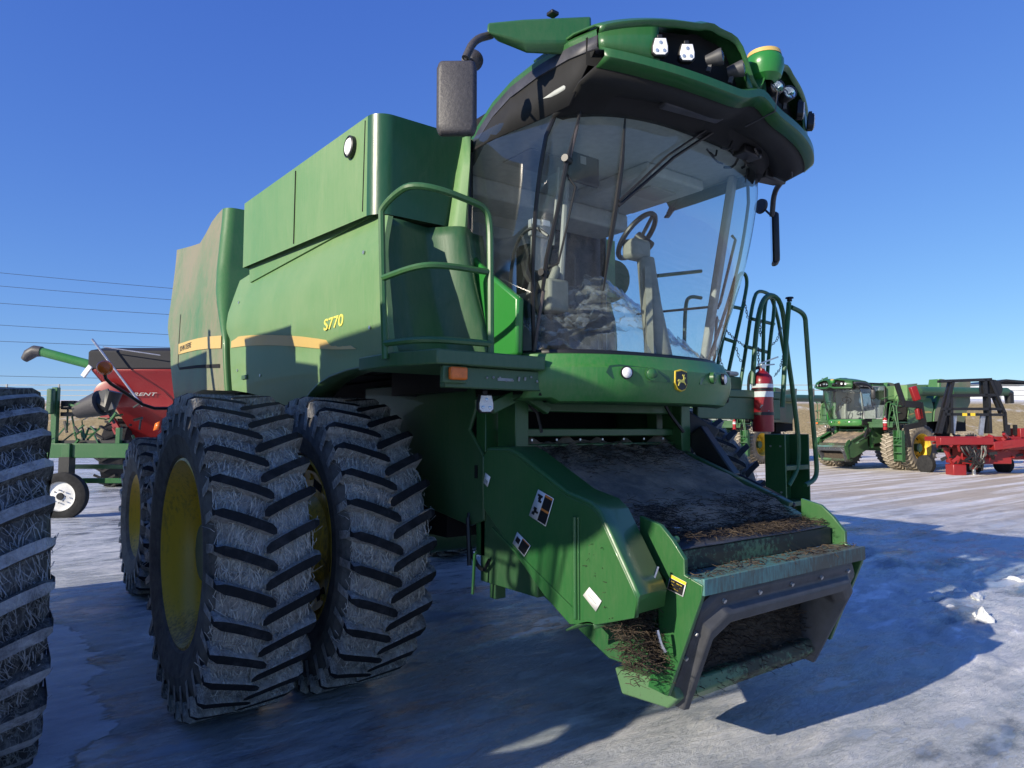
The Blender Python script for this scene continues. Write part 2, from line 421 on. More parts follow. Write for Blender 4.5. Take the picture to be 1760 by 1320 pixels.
    base = m.mix(m.math('MULTIPLY', far.outputs[0], .8), base, m.mix(m.ramp(tr, .38, .56), (.95, .90, .82), (.56, .46, .33)))
    base = m.mix(m.math('MULTIPLY', m.ramp(n3, .66, .74), .18), base, (.15, .14, .13))
    m.set(base, m.mix(m.math('MAXIMUM', ice, far.outputs[0]), (.13, .13, .13), (.70, .70, .70)), spec=.5)
    n4 = m.noise(7, 5, .6, (.7, 1.9, 1), .3, (0, 0, .3)); hh = m.math('ADD', m.math('ADD', m.math('MULTIPLY', n2, .8), m.math('MULTIPLY', n4, .6)), m.math('MULTIPLY', n3, .10)); m.bump(m.math('MULTIPLY', hh, m.math('ADD', m.math('MULTIPLY', ice, .7), .3)), .9, .06)
    me.materials.append(m.m)
    o = link(bpy.data.objects.new('ground', me)); return tag(o, kind='structure')
ground_mesh()
# ------------------------------------------------------------------ wheels
def tyre_mesh(R=.975, W=.52, rim=.56, N=32, drop=.125, lw=.052, lh=.050, strands=5500):
    mb = MB(); h = W / 2; n = N * 4
    c = R - lh
    prof = [(-h + .05, rim - .01), (-h + .015, rim + .03), (-h - .012, rim + .16), (-h - .006, c - .13), (-h + .018, c - .055), (-h + .07, c - .012), (-h * .4, c), (h * .4, c), (h - .07, c - .012), (h - .018, c - .055), (h + .006, c - .13), (h + .012, rim + .16), (h - .015, rim + .03), (h - .05, rim - .01)]
    for i in range(len(prof) - 1):
        mb.cur = 1 if 4 <= i <= 8 else 2
        mb.lathe(prof[i:i + 2], (0, 0, 0), (1, 0, 0), n)
    def pt(x, a, r): return Vector((x, -r * math.cos(a), r * math.sin(a)))
    for side in (-1, 1):
        for k in range(N):
            a0 = 2 * math.pi * (k + (.5 if side > 0 else 0)) / N
            st = []
            for t in (0, .12, .38, .68, .93, 1):
                x = side * (h + .006 - t * (h + .035)); a = a0 - drop / R * (t ** 1.2)
                top = R - (.02 if t == 0 else 0) - .004 * random.random(); wt = lw * (.5 if t in (0, 1) else 1.0) * (1 + .12 * t)
                st.append((x, a, top, wt))
            L = len(st)
            # extra station down on the shoulder
            st.insert(0, (side * (h + .010), a0 + .012, R - .060, lw * .8)); L += 1
            vs = []
            for x, a, top, wt in st:
                base = c - .07 if top > R - .05 else c - .16
                da = wt / 2 / R
                vs += [pt(x, a - da * 1.5, base), pt(x, a - da, top), pt(x, a + da, top), pt(x, a + da * 1.5, base)]
            for i in range(L - 1):
                o = i * 4
                mb.cur = 0; mb.add([vs[o + 1], vs[o + 2], vs[o + 6], vs[o + 5]], [(0, 1, 2, 3)])
                mb.cur = 1; mb.add([vs[o], vs[o + 1], vs[o + 5], vs[o + 4]], [(0, 1, 2, 3)]); mb.add([vs[o + 2], vs[o + 3], vs[o + 7], vs[o + 6]], [(0, 1, 2, 3)])
            for o in (0, (L - 1) * 4): mb.add(vs[o:o + 4], [(0, 1, 2, 3)])
    mb.cur = 3                                    # straw frozen onto the tread between the lugs
    for _ in range(strands):
        x = random.uniform(-h, h); a = random.random() * 6.283; l = random.uniform(.03, .10); th = random.gauss(0, .55) + (.25 if x < 0 else -.25)
        rr = c + .002 if abs(x) < h - .05 else c - .02 - (abs(x) - h + .05) * .6
        w_ = random.uniform(.0011, .0024); pts_ = []
        for t in (0, .5, 1):
            xx = x + math.sin(th) * l * t + random.gauss(0, .004); aa = a + math.cos(th) * l * t / R
            pts_ += [pt(xx - w_, aa, rr + .012 * math.sin(t * 3.14) + random.uniform(0, .006)), pt(xx + w_, aa, rr + .012 * math.sin(t * 3.14) + .002)]
        mb.add(pts_, [(0, 1, 3, 2), (2, 3, 5, 4)])
    return mb
def rim_mesh(out=1, dish=.12, R=.575, W=.44, slots=True):
    """out=-1: the visible outer face looks to -x; disc at x = dish (measured to the inside)"""
    mb = MB(); h = W / 2; s = out
    barrel = [(-h - .012, R), (-h - .018, R - .015), (-h + .01, R - .03), (-h + .05, R - .055), (-h + .10, R - .10), (0, R - .115), (h - .10, R - .10), (h - .05, R - .055), (h, R - .03), (h + .018, R)]
    mb.lathe([(x * -s, r) for x, r in barrel], (0, 0, 0), (1, 0, 0), 64)
    d = dish * s
    disc = [(d, R - .105), (d - .02 * s, R - .17), (d - .02 * s, .30), (d + .05 * s, .24), (d + .05 * s, .001)]
    mb.lathe([(x, r) for x, r in disc], (0, 0, 0), (1, 0, 0), 64)
    for k in range(10):
        a = 2 * math.pi * k / 10; mb.cyl((d + .05 * s, .18 * math.cos(a), .18 * math.sin(a)), (d + .02 * s, .18 * math.cos(a), .18 * math.sin(a)), .014, n=6)
    mb.cyl((d + .06 * s, 0, 0), (d - .04 * s, 0, 0), .12, n=24)
    for k in range(10):
        a = 2 * math.pi * (k + .5) / 10; mb.cyl((d - .035 * s, (R - .15) * math.cos(a), (R - .15) * math.sin(a)), (d - .0 * s, (R - .15) * math.cos(a), (R - .15) * math.sin(a)), .022, n=8)
    mb.cur = 1
    if slots:
        for k in range(8):
            a = 2 * math.pi * (k + .35) / 8; r = .385
            mb.box((d - .022 * s, r * math.cos(a), r * math.sin(a)), (.012, .055, .14), Matrix.Rotation(a, 3, 'X'))
    return mb
TY = [M['lug_top'], M['lug_side'], M['sidewall'], M['straw']]
base_tyre = tyre_mesh().build('tyre', TY, None, smooth=35)
rear_tyre = tyre_mesh(.80, .58, .42, 26, .15, .06, .045, 2500).build('tyre', TY, None, smooth=35)
def wheel(root, x, y, R, side, inner=False, rear=False):
    if rear: rm = rim_mesh(side, .06, .425, .46, False)
    elif inner: rm = rim_mesh(side, .17)
    else: rm = rim_mesh(side, -.02 if False else .0 - .0 + (-.0)) if False else rim_mesh(side, .10 * -1 + .0)
    wz = rm.build('wheel', [M['yellow'], M['dark']], root); wz.location = (x, y, R)
    src = rear_tyre if rear else base_tyre
    t = bpy.data.objects.new('tyre', src.data); link(t, wz); t.rotation_euler = (random.random() * .05, 0, 0)
    return wz
# ------------------------------------------------------------------ the combine
root = empty('combine_harvester', (0, 0, 0), 0, label='big dusty green combine nearest the camera, feeder house forward, dual tyres on blue ice', cat='combine harvester')
SPLIT[0] = True
for s in (-1, 1):
    for wh in (wheel(root, s * 2.09, 0, .99, s * 1), wheel(root, s * 1.37, 0, .99, s * 1, inner=True)): wh.scale = (1, .974, .974)
    wheel(root, s * 1.75, 3.55, .84, s * 1, rear=True)
mb = MB(); mb.cyl((-2.2, 0, .975), (2.2, 0, .975), .17); mb.cyl((-1.8, 3.55, .8), (1.8, 3.55, .8), .12); mb.box((0, 3.55, .95), (2.2, .25, .3)); mb.bb(-1.05, -.9, -.3, .3, .7, 1.3); mb.bb(.9, 1.05, -.3, .3, .7, 1.3)
mb.each('axle', M['green_dull'], root)
# dark blocks filling the inside of the body, added to block light
mb = MB(); mb.bb(-.80, .80, -.55, 4.1, 1.0, 2.1); mb.bb(-1.5, 1.5, .25, 3.9, 2.12, 2.9); mb.bb(-1.5, -1.0, -.85, .1, 2.12, 2.9); mb.bb(-1.2, 1.2, 3.0, 4.6, 1.6, 2.9)
mb.build('body_light_block', M['dark'], root)
# --- side panels (front)
def arc(cy, cz, ry, rz, a0, a1, n=12): return [(cy + ry * math.cos(rad(a0 + (a1 - a0) * i / n)), cz + rz * math.sin(rad(a0 + (a1 - a0) * i / n))) for i in range(n + 1)]
side_poly = [(-1.13, 2.90), (-.97, 2.945), (0.64, 3.04), (1.46, 3.06), (1.84, 3.05), (1.80, 2.6), (1.74, 2.06)] + [(1.3, 2.02), (.98, 1.98), (.55, 1.90), (.30, 1.845), (.21, 1.84), (.12, 1.85), (.03, 1.91), (-.08, 1.965), (-.22, 2.015), (-.40, 2.05), (-.65, 2.072), (-.98, 2.08), (-1.27, 2.07), (-1.26, 2.35), (-1.20, 2.68)]
def side_f(y, z):
    b = -.05 * math.cos((z - 2.5) * 1.9)
    zc = 2.57 - .12 * (1.75 - y)
    if z < zc: b += .03 * min(1, (zc - z) / .05)
    if z < 2.0: b += .10 * (2.0 - z) / .16 * .5
    b += max(0, z - 2.70) * .26
    return b
plate('side_panel', M['green_side'], root, side_poly, 0, -1.57, .03, side_f, .09)
side_poly2 = [(.22, 2.97), (1.46, 3.06), (1.84, 3.05), (1.80, 2.6), (1.74, 2.06), (1.3, 2.02), (.98, 1.98), (.55, 1.90), (.30, 1.845), (.22, 1.845)]
plate('side_panel', M['green_side'], root, side_poly2, 0, -1.57, .03, side_f, .15, mirror=True)
# wheel-arch flange
mb = MB()
ar = [(.21, 1.84), (.12, 1.85), (.03, 1.91), (-.08, 1.965), (-.22, 2.015), (-.40, 2.05), (-.65, 2.072), (-.98, 2.08), (-1.27, 2.07)]
for s in (-1,): mb.grid([[(s * 1.575, y, z) for y, z in ar], [(s * 1.38, y + .02, z + .015) for y, z in ar]])
mb.build('wheel_arch', M['green_dull'], root, solid=.012)
# yellow stripe
st_top = [(1.80, 2.520), (1.4, 2.495), (1.1, 2.470), (.8, 2.440), (.54, 2.41), (.25, 2.375), (0, 2.342), (-.3, 2.295), (-.57, 2.248), (-.70, 2.225)]
st_bot = [(-.80, 2.185), (-.5, 2.21), (-.2, 2.245), (.1, 2.285), (.54, 2.335), (.8, 2.362), (1.1, 2.388), (1.4, 2.41), (1.80, 2.432)]
def stripe(lo, hi, nm):
    pts = [(y, z) for y, z in st_top + st_bot]
    mb = MB(); ys = [lo + (hi - lo) * i / 30 for i in range(31)]
    def ip(L, y):
        L = sorted(L)
        for (a, b), (c, d) in zip(L, L[1:]):
            if a <= y <= c: return b + (d - b) * (y - a) / (c - a)
        return L[0][1] if y < L[0][0] else L[-1][1]
    for s in (-1, 1):
        r0 = []; r1 = []
        for y in (ys if s < 0 else [q_ for q_ in ys if q_ > .25]):
            zt = ip(st_top + [(-.80, 2.188)], y); zb = ip(st_bot, y)
            r0.append((s * (1.57 - side_f(y, zt) + .004), y, zt)); r1.append((s * (1.57 - side_f(y, zb) + .006), y, zb))
        mb.grid([r0, r1])
    mb.build(nm, M['stripe'], root)
stripe(-.80, 1.73, 'stripe')
# model number
text('S770', 'model_number', M['yellowtext'], root, (-1.6205, -.40, 2.335), (rad(90), 0, rad(-90)), .098, .0015, .08, 1.55)
# --- rear panel with the door and hood
rear_poly = [(4.66, 3.92), (3.9, 3.80), (3.41, 3.73), (3.2, 3.79), (3.0, 3.87), (2.8, 3.90), (2.60, 3.91), (2.52, 3.6), (2.40, 3.25), (2.20, 2.90), (1.99, 2.62), (1.90, 2.50), (1.85, 2.06), (2.6, 2.10), (3.4, 2.08), (3.86, 2.03), (4.02, 2.4), (4.08, 2.62), (4.33, 2.9), (4.40, 3.2)]
EDGE = [(2.06, 1.82), (2.50, 1.87), (2.62, 1.93), (2.90, 2.10), (3.25, 2.30), (3.6, 2.42), (3.91, 2.50)]
def rear_f(y, z):
    b = -.05 * math.cos((z - 2.5) * 1.9) + max(0, z - 3.0) * .06
    for (z0, e0), (z1, e1) in zip(EDGE, EDGE[1:]):
        if z0 <= z <= z1: ye = e0 + (e1 - e0) * (z - z0) / (z1 - z0); break
    else: ye = 1.82
    return b
for mir in (False, True): plate('rear_hood', M['green_hood'], root, rear_poly, 0, -1.57, .42, rear_f, .12, bevel=0, mirror=mir)
rows = []
for k in range(36):
    z = 2.06 + (3.905 - 2.06) * k / 35
    for (z0, e0), (z1, e1) in zip(EDGE, EDGE[1:]):
        if z0 <= z <= z1 + 1e-6: ye = e0 + (e1 - e0) * (z - z0) / (z1 - z0); break
    r = .03 + .07 * max(0, min(1, (z - 2.5) / .5)); X = -(1.57 - rear_f(ye + r, z)) - .001
    rows.append([(X, ye + r + .004, z)] + [(X + r - r * math.cos(a), ye + r - r * math.sin(a), z) for a in [math.pi / 2 * i / 8 for i in range(9)]] + [(-1.0, ye, z)])
mb = MB(); mb.grid(rows); mb.grid([[(-x, y, z) for x, y, z in r_] for r_ in rows]); mb.build('hood_corner', M['hood_edge'], root, 0, 60)
mb = MB(); mb.bb(-1.45, 1.45, 2.62, 4.5, 3.62, 3.70); mb.build('hood_top', M['green_dull'], root)
def rp(y, z, o=0): return (-(1.57 - rear_f(y, z)) - o, y, z)
door = [(3.62, 2.64), (3.0, 2.63), (2.4, 2.60), (1.93, 2.56), (1.93, 2.30), (2.4, 2.33), (3.0, 2.37), (3.60, 2.40)]
mb = MB(); top = [(3.64, 2.645), (3.2, 2.635), (2.8, 2.62), (2.4, 2.595), (1.93, 2.555)]; bot = [(3.62, 2.53), (3.2, 2.52), (2.8, 2.505), (2.4, 2.48), (1.93, 2.44)]
mb.grid([[rp(y, z, .008) for y, z in top], [rp(y, z, .008) for y, z in bot]]); mb.build('stripe', M['stripe'], root)
mb = MB(); mb.grid([[rp(y, z, .006) for y, z in ((3.58, 2.385), (2.8, 2.355), (1.98, 2.305))], [rp(y, z, .006) for y, z in ((3.56, 2.36), (2.8, 2.325), (1.98, 2.27))]])
mb.grid([[rp(y, z, .005) for y, z in ((3.70, 2.98), (3.66, 2.64), (3.66, 2.42), (3.60, 2.37))], [rp(y, z, .005) for y, z in ((3.68, 2.98), (3.635, 2.64), (3.64, 2.42), (3.57, 2.36))]])
mb.build('door_gap', M['dark'], root)
text('JOHN DEERE', 'maker_name', M['black'], root, (-1.628, 3.56, 2.555), (rad(90), 0, rad(-90)), .078, .001, 0, 1.15)
mb = MB(); mb.bb(-1.2, 1.2, 4.0, 4.55, 2.0, 3.7); mb.bb(-1.3, 1.3, 2.7, 4.3, 3.0, 3.7); mb.build('engine_bay', M['green_dull'], root, .03)
for y_, z_ in ((1.55, 2.22), (1.55, 2.80), (-.95, 2.72), (-1.05, 2.28), (.95, 2.14)):
    mb = MB(); X_ = -(1.57 - side_f(y_, z_)); mb.cyl((X_ - .001, y_, z_), (X_ - .007, y_, z_), .011, n=8); mb.build('fastener', M['steel'], root)
mb = MB(); X_ = -(1.57 - side_f(1.2, 2.14)); mb.box((X_ - .006, 1.35, 2.15), (.012, .14, .035)); mb.build('panel_latch', M['green_dull'], root, .004)
# --- grain tank
def rounded_front(x0, y0, y1, r, n=8):
    pts = [(-x0, y1)]
    pts += [(-x0 + r - r * math.cos(rad(90 * i / n)), y0 + r - r * math.sin(rad(90 * i / n))) for i in range(n + 1)]
    return pts
hp = rounded_front(1.6, -1.06, 1.42, .11); full = hp + [(-.97, -1.06), (-.97, -.20), (.90, -.20), (1.0, .22), (1.6, .22), (1.6, 1.42)]
mb = MB(); n = len(full)
def tz(y, lo): return (2.93 + max(0, y + 1.0) * .06) if lo else (3.515 + (y + 1) * .045)
vs = [(x * 1.0, y, tz(y, True)) for x, y in full] + [(x, y, tz(y, False)) for x, y in full] + [(x * .99, min(y + .02, 1.40), tz(y, False) - .005) for x, y in full] + [(x * .97, min(y + .04, 1.38), 2.95) for x, y in full]
fs = [(k * n + i, k * n + (i + 1) % n, (k + 1) * n + (i + 1) % n, (k + 1) * n + i) for k in range(3) for i in range(n)]
fs.append(tuple(range(3 * n, 4 * n)))
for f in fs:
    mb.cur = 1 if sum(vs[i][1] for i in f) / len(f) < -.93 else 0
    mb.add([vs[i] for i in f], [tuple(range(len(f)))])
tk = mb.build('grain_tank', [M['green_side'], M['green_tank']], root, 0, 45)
_b = bmesh.new(); _b.from_mesh(tk.data); bmesh.ops.remove_doubles(_b, verts=_b.verts, dist=1e-5); bmesh.ops.recalc_face_normals(_b, faces=_b.faces); _b.to_mesh(tk.data); _b.free(); tk.data.shade_smooth(); tk.data.set_sharp_from_angle(angle=rad(30))
mb = MB()
mb.tube([(-1.601, -.92, 3.50), (-1.601, -.90, 2.97)], .004, 4)
mb.tube([(-1.604, .2, 3.54), (-1.604, .21, 3.02)], .004, 4)
mb.each('seam', M['dark'], root)
mb = MB(); mb.lathe([(0, .055), (.02, .055), (.03, .045), (.032, .0)], (-1.60, -.74, 3.40), (-1, 0, 0), 24); mb.build('round_lamp', [M['led']], root)
mb = MB(); mb.lathe([(0, .066), (.025, .066), (.03, .056)], (-1.60, -.74, 3.40), (-1, 0, 0), 24); mb.build('lamp_ring', M['black'], root)
# --- front of the body beside the cab
def fp_y(x): return -1.06 - .10 * math.exp(-((x + 1.08) / .09) ** 2) + .05 * min(1, max(0, (x + 1.45) / .2)) * min(1, max(0, (-1.15 - x) / .1))
xs = [-1.575 + (.70 * i / 34) for i in range(35)]
rows = []
for k in range(14):
    t = k / 13; z = 2.91 - t * .80; sh = .16 * t ** 2.2
    rows.append([(x + sh * min(1, (x + 1.575) / .45), fp_y(x) - .12 * t, z) for x in xs])
mb = MB(); mb.grid(rows)
mb.build('front_panel', M['green_dull'], root, 0, 60, solid=.02)
rows = []
for x, y, z, hw in ((-1.0, -1.08, 3.50, .02), (-1.02, -1.10, 3.3, .03), (-1.05, -1.12, 3.1, .04), (-1.07, -1.13, 2.92, .05), (-1.08, -1.15, 2.7, .06), (-1.07, -1.17, 2.5, .07), (-1.03, -1.19, 2.32, .08), (-.97, -1.21, 2.12, .09)):
    rows.append([(x - hw * 1.3, y + .045, z), (x - hw * .6, y - .005, z), (x, y - .03, z), (x + hw * .5, y - .01, z), (x + hw * .7, y + .05, z)])
mb = MB(); mb.grid(rows); mb.build('front_ridge', M['green_side'], root, 0, 70, solid=.01)
mb = MB(); mb.bb(-1.05, -.955, -1.02, -.22, 1.95, 3.5); mb.bb(-.97, .97, -.24, -.22, 1.95, 3.5); mb.build('bulkhead', M['black'], root)
# lower cab side, sunlight put into its bright green
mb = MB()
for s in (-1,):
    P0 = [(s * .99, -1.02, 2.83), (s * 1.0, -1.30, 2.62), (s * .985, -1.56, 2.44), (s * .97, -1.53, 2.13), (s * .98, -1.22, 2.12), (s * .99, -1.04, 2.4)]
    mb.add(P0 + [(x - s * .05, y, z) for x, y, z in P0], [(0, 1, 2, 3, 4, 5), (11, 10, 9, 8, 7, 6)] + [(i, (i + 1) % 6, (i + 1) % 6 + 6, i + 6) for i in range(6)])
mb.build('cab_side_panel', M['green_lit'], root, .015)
# --- deck
dk = [(-1.66, -1.0), (-1.645, -1.36), (-1.545, -1.65), (-.86, -1.65), (-.86, -1.0)]
mb = MB(); mb.prism(dk, 2, 2.04, 2.115); mb.build('deck', M['green_dull'], root, .008)
mb = MB(); mb.bb(-1.47, -.84, -1.60, -1.545, 1.93, 2.038); mb.bb(-1.5, -1.36, -1.63, -1.60, 1.95, 2.038); mb.bb(-.86, -.80, -1.5, -.95, 1.9, 2.1)
mb.build('deck_beam', M['green_dull'], root, .006)
mb = MB(); mb.bb(-1.475, -1.375, -1.665, -1.63, 1.965, 2.03); mb.build('indicator_lamp', M['orange'], root, .01)
mb = MB()
for k in range(9): mb.cyl((-1.22 + k * .042, -1.603, 1.975 + .03 * random.random()), (-1.22 + k * .042, -1.607, 1.975 + .03 * random.random()), .006, n=6)
mb.bb(-1.15, -1.05, -1.604, -1.601, 1.975, 1.99); mb.each('decal', M['grey'], root)
def rail(name, lines, r=.019, mat='green', parent=root, sm=2):
    mb = MB()
    for L in lines: mb.tube(L, r, 8, smoothn=sm)
    return mb.build(name, M[mat], parent)
rail('handrail', [
    [(-1.665, -1.33, 2.08), (-1.675, -1.31, 2.5), (-1.68, -1.30, 2.83), (-1.68, -1.30, 2.87), (-1.65, -1.40, 2.93), (-1.62, -1.50, 2.955), (-1.50, -1.58, 2.935), (-1.30, -1.60, 2.90), (-1.235, -1.60, 2.885), (-1.20, -1.60, 2.83), (-1.20, -1.605, 2.6), (-1.20, -1.61, 2.08)],
    [(-1.675, -1.32, 2.50), (-1.60, -1.52, 2.535), (-1.50, -1.59, 2.545), (-1.20, -1.60, 2.545)],
    [(-1.665, -1.33, 2.16), (-1.60, -1.52, 2.165), (-1.50, -1.60, 2.165), (-1.20, -1.61, 2.165)]], .018)
# --- inner wall behind the wheels
wall = [(.6, 2.05), (-.95, 2.05), (-.98, 1.86), (-.90, 1.72), (-1.06, 1.56), (-1.06, 1.17), (-.90, 1.12), (-.3, 1.20), (.6, 1.30)]
plate('side_wall', M['green_dull'], root, wall, 0, -.86, .03)
plate('side_wall', M['green_dull'], root, wall, 0, -.86, .03, mirror=True)
mb = MB(); mb.bb(-.866, -.862, -1.0, -.97, 1.42, 1.5); mb.build('slot', M['dark'], root)
mb = MB()
for s in (-1, 1): mb.bb(s * .84, s * .72, -1.05, -.95, .95, 2.0)
for z, t in ((1.86, .06), (1.70, .05), (1.62, .02)): mb.bb(-.72, .72, -1.22, -1.16, z - t / 2, z + t / 2)
mb.bb(-.80, -.70, -1.30, -1.12, 1.55, 2.0); mb.bb(.70, .80, -1.30, -1.12, 1.55, 2.0)
mb.bar((-.98, -1.30, 1.84), (-.80, -1.34, 1.93), .05, .07); mb.bar((-.80, -1.36, 1.93), (-.62, -1.38, 1.83), .05, .05)
mb.build('feeder_mount', M['green'], root, .006)
mb = MB()
for k in range(7): mb.cyl((-.62 + k * .2, -1.222, 1.655), (-.62 + k * .2, -1.232, 1.655), .008, n=6)
mb.each('bolt', M['steel'], root)
# side work lamp under the deck
def led_lamp(parent, c, d, up=(0, 0, 1), sc=1.0, mat='led', name='work_light'):
    d = Vector(d).normalized(); up = Vector(up); r = up.cross(d).normalized(); up = d.cross(r); c = Vector(c)
    R = Matrix((r, d, up)).transposed()
    o6 = [(-.034, .05), (.034, .05), (.046, .0), (.046, -.035), (.028, -.052), (-.028, -.052), (-.046, -.035), (-.046, .0)]
    def pr(k, y0, y1):
        vs = [c + R @ Vector((x * k * sc, y, z * k * sc)) for y in (y0, y1) for x, z in o6]; n = len(o6)
        return vs, [tuple(range(n)), tuple(range(2 * n - 1, n - 1, -1))] + [(i, (i + 1) % n, (i + 1) % n + n, i + n) for i in range(n)]
    mb = MB(); mb.add(*pr(1.1, -.035, .0)); mb.box(c + R @ Vector((0, -.02, .065 * sc)), (.03 * sc, .02, .03 * sc), R)
    body = mb.build(name, M['black'], parent, .003)
    mb = MB(); mb.add(*pr(.96, 0.001, .006)); mb.build('lamp_face', M[mat], body, .002)
    mb = MB()
    for x, z in ((0, .022), (-.022, -.025), (.022, -.025)): mb.lathe([(0, .011 * sc), (.003, .010 * sc), (.004, 0)], c + R @ Vector((x * sc, .0062, z * sc)), d, 12)
    mb.each('led', M['lens'], body)
    return body
def round_lamp(parent, c, d, r=.045):
    d = Vector(d).normalized(); c = Vector(c)
    mb = MB(); mb.lathe([(-.07, .001), (-.07, r * .7), (-.02, r * .95), (.0, r * 1.05), (.014, r * 1.05), (.014, r * .93)], c, d, 24)
    mb.bar(c - d * .04, c - d * .06 - Vector((0, 0, .06)), .02, .02)
    b = mb.build('work_light', M['boot'], parent)
    mb = MB(); mb.lathe([(.004, r * .93), (-.005, r * .6), (-.03, r * .15), (-.03, .001)], c, d, 24); mb.build('reflector', M['chrome'], b)
    mb = MB(); mb.lathe([(.0125, r * .93), (.02, r * .6), (.023, .001)], c, d, 24); mb.build('lens', M['glass'], b)
    return b
led_lamp(root, (-1.13, -1.47, 1.86), (-.25, -1, 0), sc=.9)
# --- cab
def cab_w(z): return .80 + .13 * math.sin(min(1, max(0, (z - 2.15) / 1.35)) * math.pi * .72) if z < 3.3 else .80 + .13 * math.sin(.85 * math.pi * .72) - (z - 3.3) * .35
def cab_yc(z): return -1.48 - .30 * (z - 2.15) / 1.35
def cab_ym(z): t = (z - 2.15) / 1.35; return -1.77 - .42 * t + .10 * (t ** 3)
def cab_pt(s, z, o=0):
    """s in [-1,1] windshield, beyond that the side window back to the bulkhead (|s| up to 2)"""
    W = cab_w(z) + o - (.05 * max(0, 1 - (z - 2.15) / .7) if s > 0 else 0); yc = cab_yc(z); ym = cab_ym(z) - o
    if abs(s) <= 1: return Vector((W * math.sin(s * math.pi / 2) ** 1 if False else W * (1 - (1 - abs(s)) ** 1.35) * (1 if s > 0 else -1), ym + (yc - ym) * abs(s) ** 2.6, z))
    t = abs(s) - 1; yb = -1.04 if s < 0 else -.28; xb = .97 if s < 0 else .93
    return Vector(((W + (xb - W) * min(1, t * 1.6)) * (1 if s > 0 else -1), yc + (yb - yc) * t, z))
def zrow(a, b, n): return [a + (b - a) * i / n for i in range(n + 1)]
mb = MB(); rws = [[cab_pt(-1 + 2 * i / 40, z) for i in range(41)] for z in zrow(2.14, 3.5, 20)]; mb.grid(rws); mb.build('windshield', M['glass'], root, 0, 80)
for s in (-1, 1):
    mb = MB(); mb.grid([[cab_pt(s * (1 + i / 10), z) for i in range(11)] for z in zrow(2.14, 3.5, 14)]); mb.build('side_window', M['glass_side'], root, 0, 80)
    mb = MB(); mb.tube([cab_pt(s * 1.0, z, .004) for z in zrow(2.14, 3.5, 14)], .012, 6)
    mb.tube([cab_pt(s * 1.99, z, .0) for z in zrow(2.14, 3.5, 8)], .028, 6)
    mb.build('window_seal', M['black'], root)
mb = MB(); mb.grid([[cab_pt(s_, z, .006) for s_ in [-1.6 + 3.2 * i / 40 for i in range(41)]] for z in (2.12, 2.145, 2.17)]); mb.build('lower_seal', M['black'], root, solid=.01)
# interior
mb = MB(); mb.bb(-.86, .86, -1.6, -.24, 2.05, 2.12); mb.build('cab_floor', M['black'], root)
mb = MB(); mb.bb(-.93, .93, -1.9, -.26, 3.50, 3.54); mb.bb(-.92, .92, -.60, -.26, 3.36, 3.5); mb.bb(.15, .75, -1.5, -.8, 3.42, 3.5); mb.build('headliner', M['liner'], root, .02)
mb = MB(); mb.bb(.35, .62, -1.35, -1.15, 3.405, 3.42); mb.bb(-.6, -.2, -1.2, -.9, 3.49, 3.5); mb.build('air_vent', M['grey'], root, .005)
mb = MB(); mb.bb(-.93, .35, -.27, -.24, 2.1, 3.5); mb.bb(.35, .93, -.27, -.24, 2.1, 2.75); mb.build('rear_trim', M['grey'], root, .01)
mb = MB(); mb.bb(-.95, -.93, -1.0, -.26, 2.1, 3.5); mb.build('side_lining', M['liner'], root, .01)
mb = MB(); mb.bb(-.6, .25, -.285, -.272, 2.72, 3.28); mb.build('rear_window', M['lens'], root, .03)
mb = MB(); mb.bar((.80, -1.42, 2.15), (.86, -1.66, 3.5), .07, .05); mb.build('corner_post', M['grey'], root, .01)
mb = MB(); mb.bb(-.28, .22, -1.15, -.65, 2.40, 2.54); mb.bb(-.28, .22, -.75, -.60, 2.5, 3.05); mb.bb(-.17, .11, -.72, -.62, 3.05, 3.20); mb.bb(-.2, .15, -1.05, -.7, 2.12, 2.42)
mb.build('seat', M['seat'], root, .05)
mb = MB(); mb.bb(-.62, -.42, -1.30, -.75, 2.46, 2.58); mb.bb(-.60, -.44, -1.38, -1.22, 2.44, 2.64); mb.bb(-.60, -.46, -1.1, -.8, 2.12, 2.46)
mb.bar((-.56, -1.32, 2.58), (-.52, -1.36, 2.72), .06, .05); mb.build('armrest_console', M['beige'], root, .02)
mb = MB(); mb.tube([(-.60, -1.28, 2.55), (-.66, -1.2, 2.72), (-.56, -1.15, 2.86)], .03, 8, smoothn=1); mb.tube([(-.52, -1.3, 2.6), (-.42, -1.22, 2.74), (-.5, -1.1, 2.8)], .022, 8, smoothn=1); mb.tube([(-.66, -1.3, 2.6), (-.72, -1.3, 2.4), (-.62, -1.3, 2.3)], .035, 8, smoothn=1); mb.each('control_lever', M['black'], root)
mb = MB(); mb.box((-.60, -1.29, 2.95), (.17, .03, .10)); mb.box((-.59, -1.27, 2.80), (.11, .04, .22)); con = mb.build('display', M['grey'], root, .005)
mb = MB(); mb.bb(-.675, -.615, -1.309, -1.306, 2.97, 3.005); mb.bb(-.595, -.535, -1.309, -1.306, 2.975, 3.01); mb.each('display_label', M['white'], con)
mb = MB(); mb.tube([(-.36, -1.2, 2.6), (-.34, -1.25, 3.45)], .022, 8); mb.tube([(-.42, -1.2, 2.9), (-.41, -1.25, 3.40)], .010, 8); mb.each('monitor_post', M['grey'], root)
mb = MB(); mb.box((-.24, -1.30, 3.42), (.26, .03, .22)); mo = mb.build('monitor', M['black'], root, .01)
mb = MB(); mb.box((-.26, -1.318, 3.46), (.05, .004, .05)); mb.build('monitor_label', M['grey'], mo)
mb = MB(); mb.tube([(.06, -1.66, 2.14), (.03, -1.62, 2.5), (.03, -1.58, 2.80)], [.085, .065, .055], 10); mb.bar((-.06, -1.68, 2.14), (-.03, -1.64, 2.72), .04, .10)
col_ = mb.build('steering_column', M['beige'], root)
mb = MB()
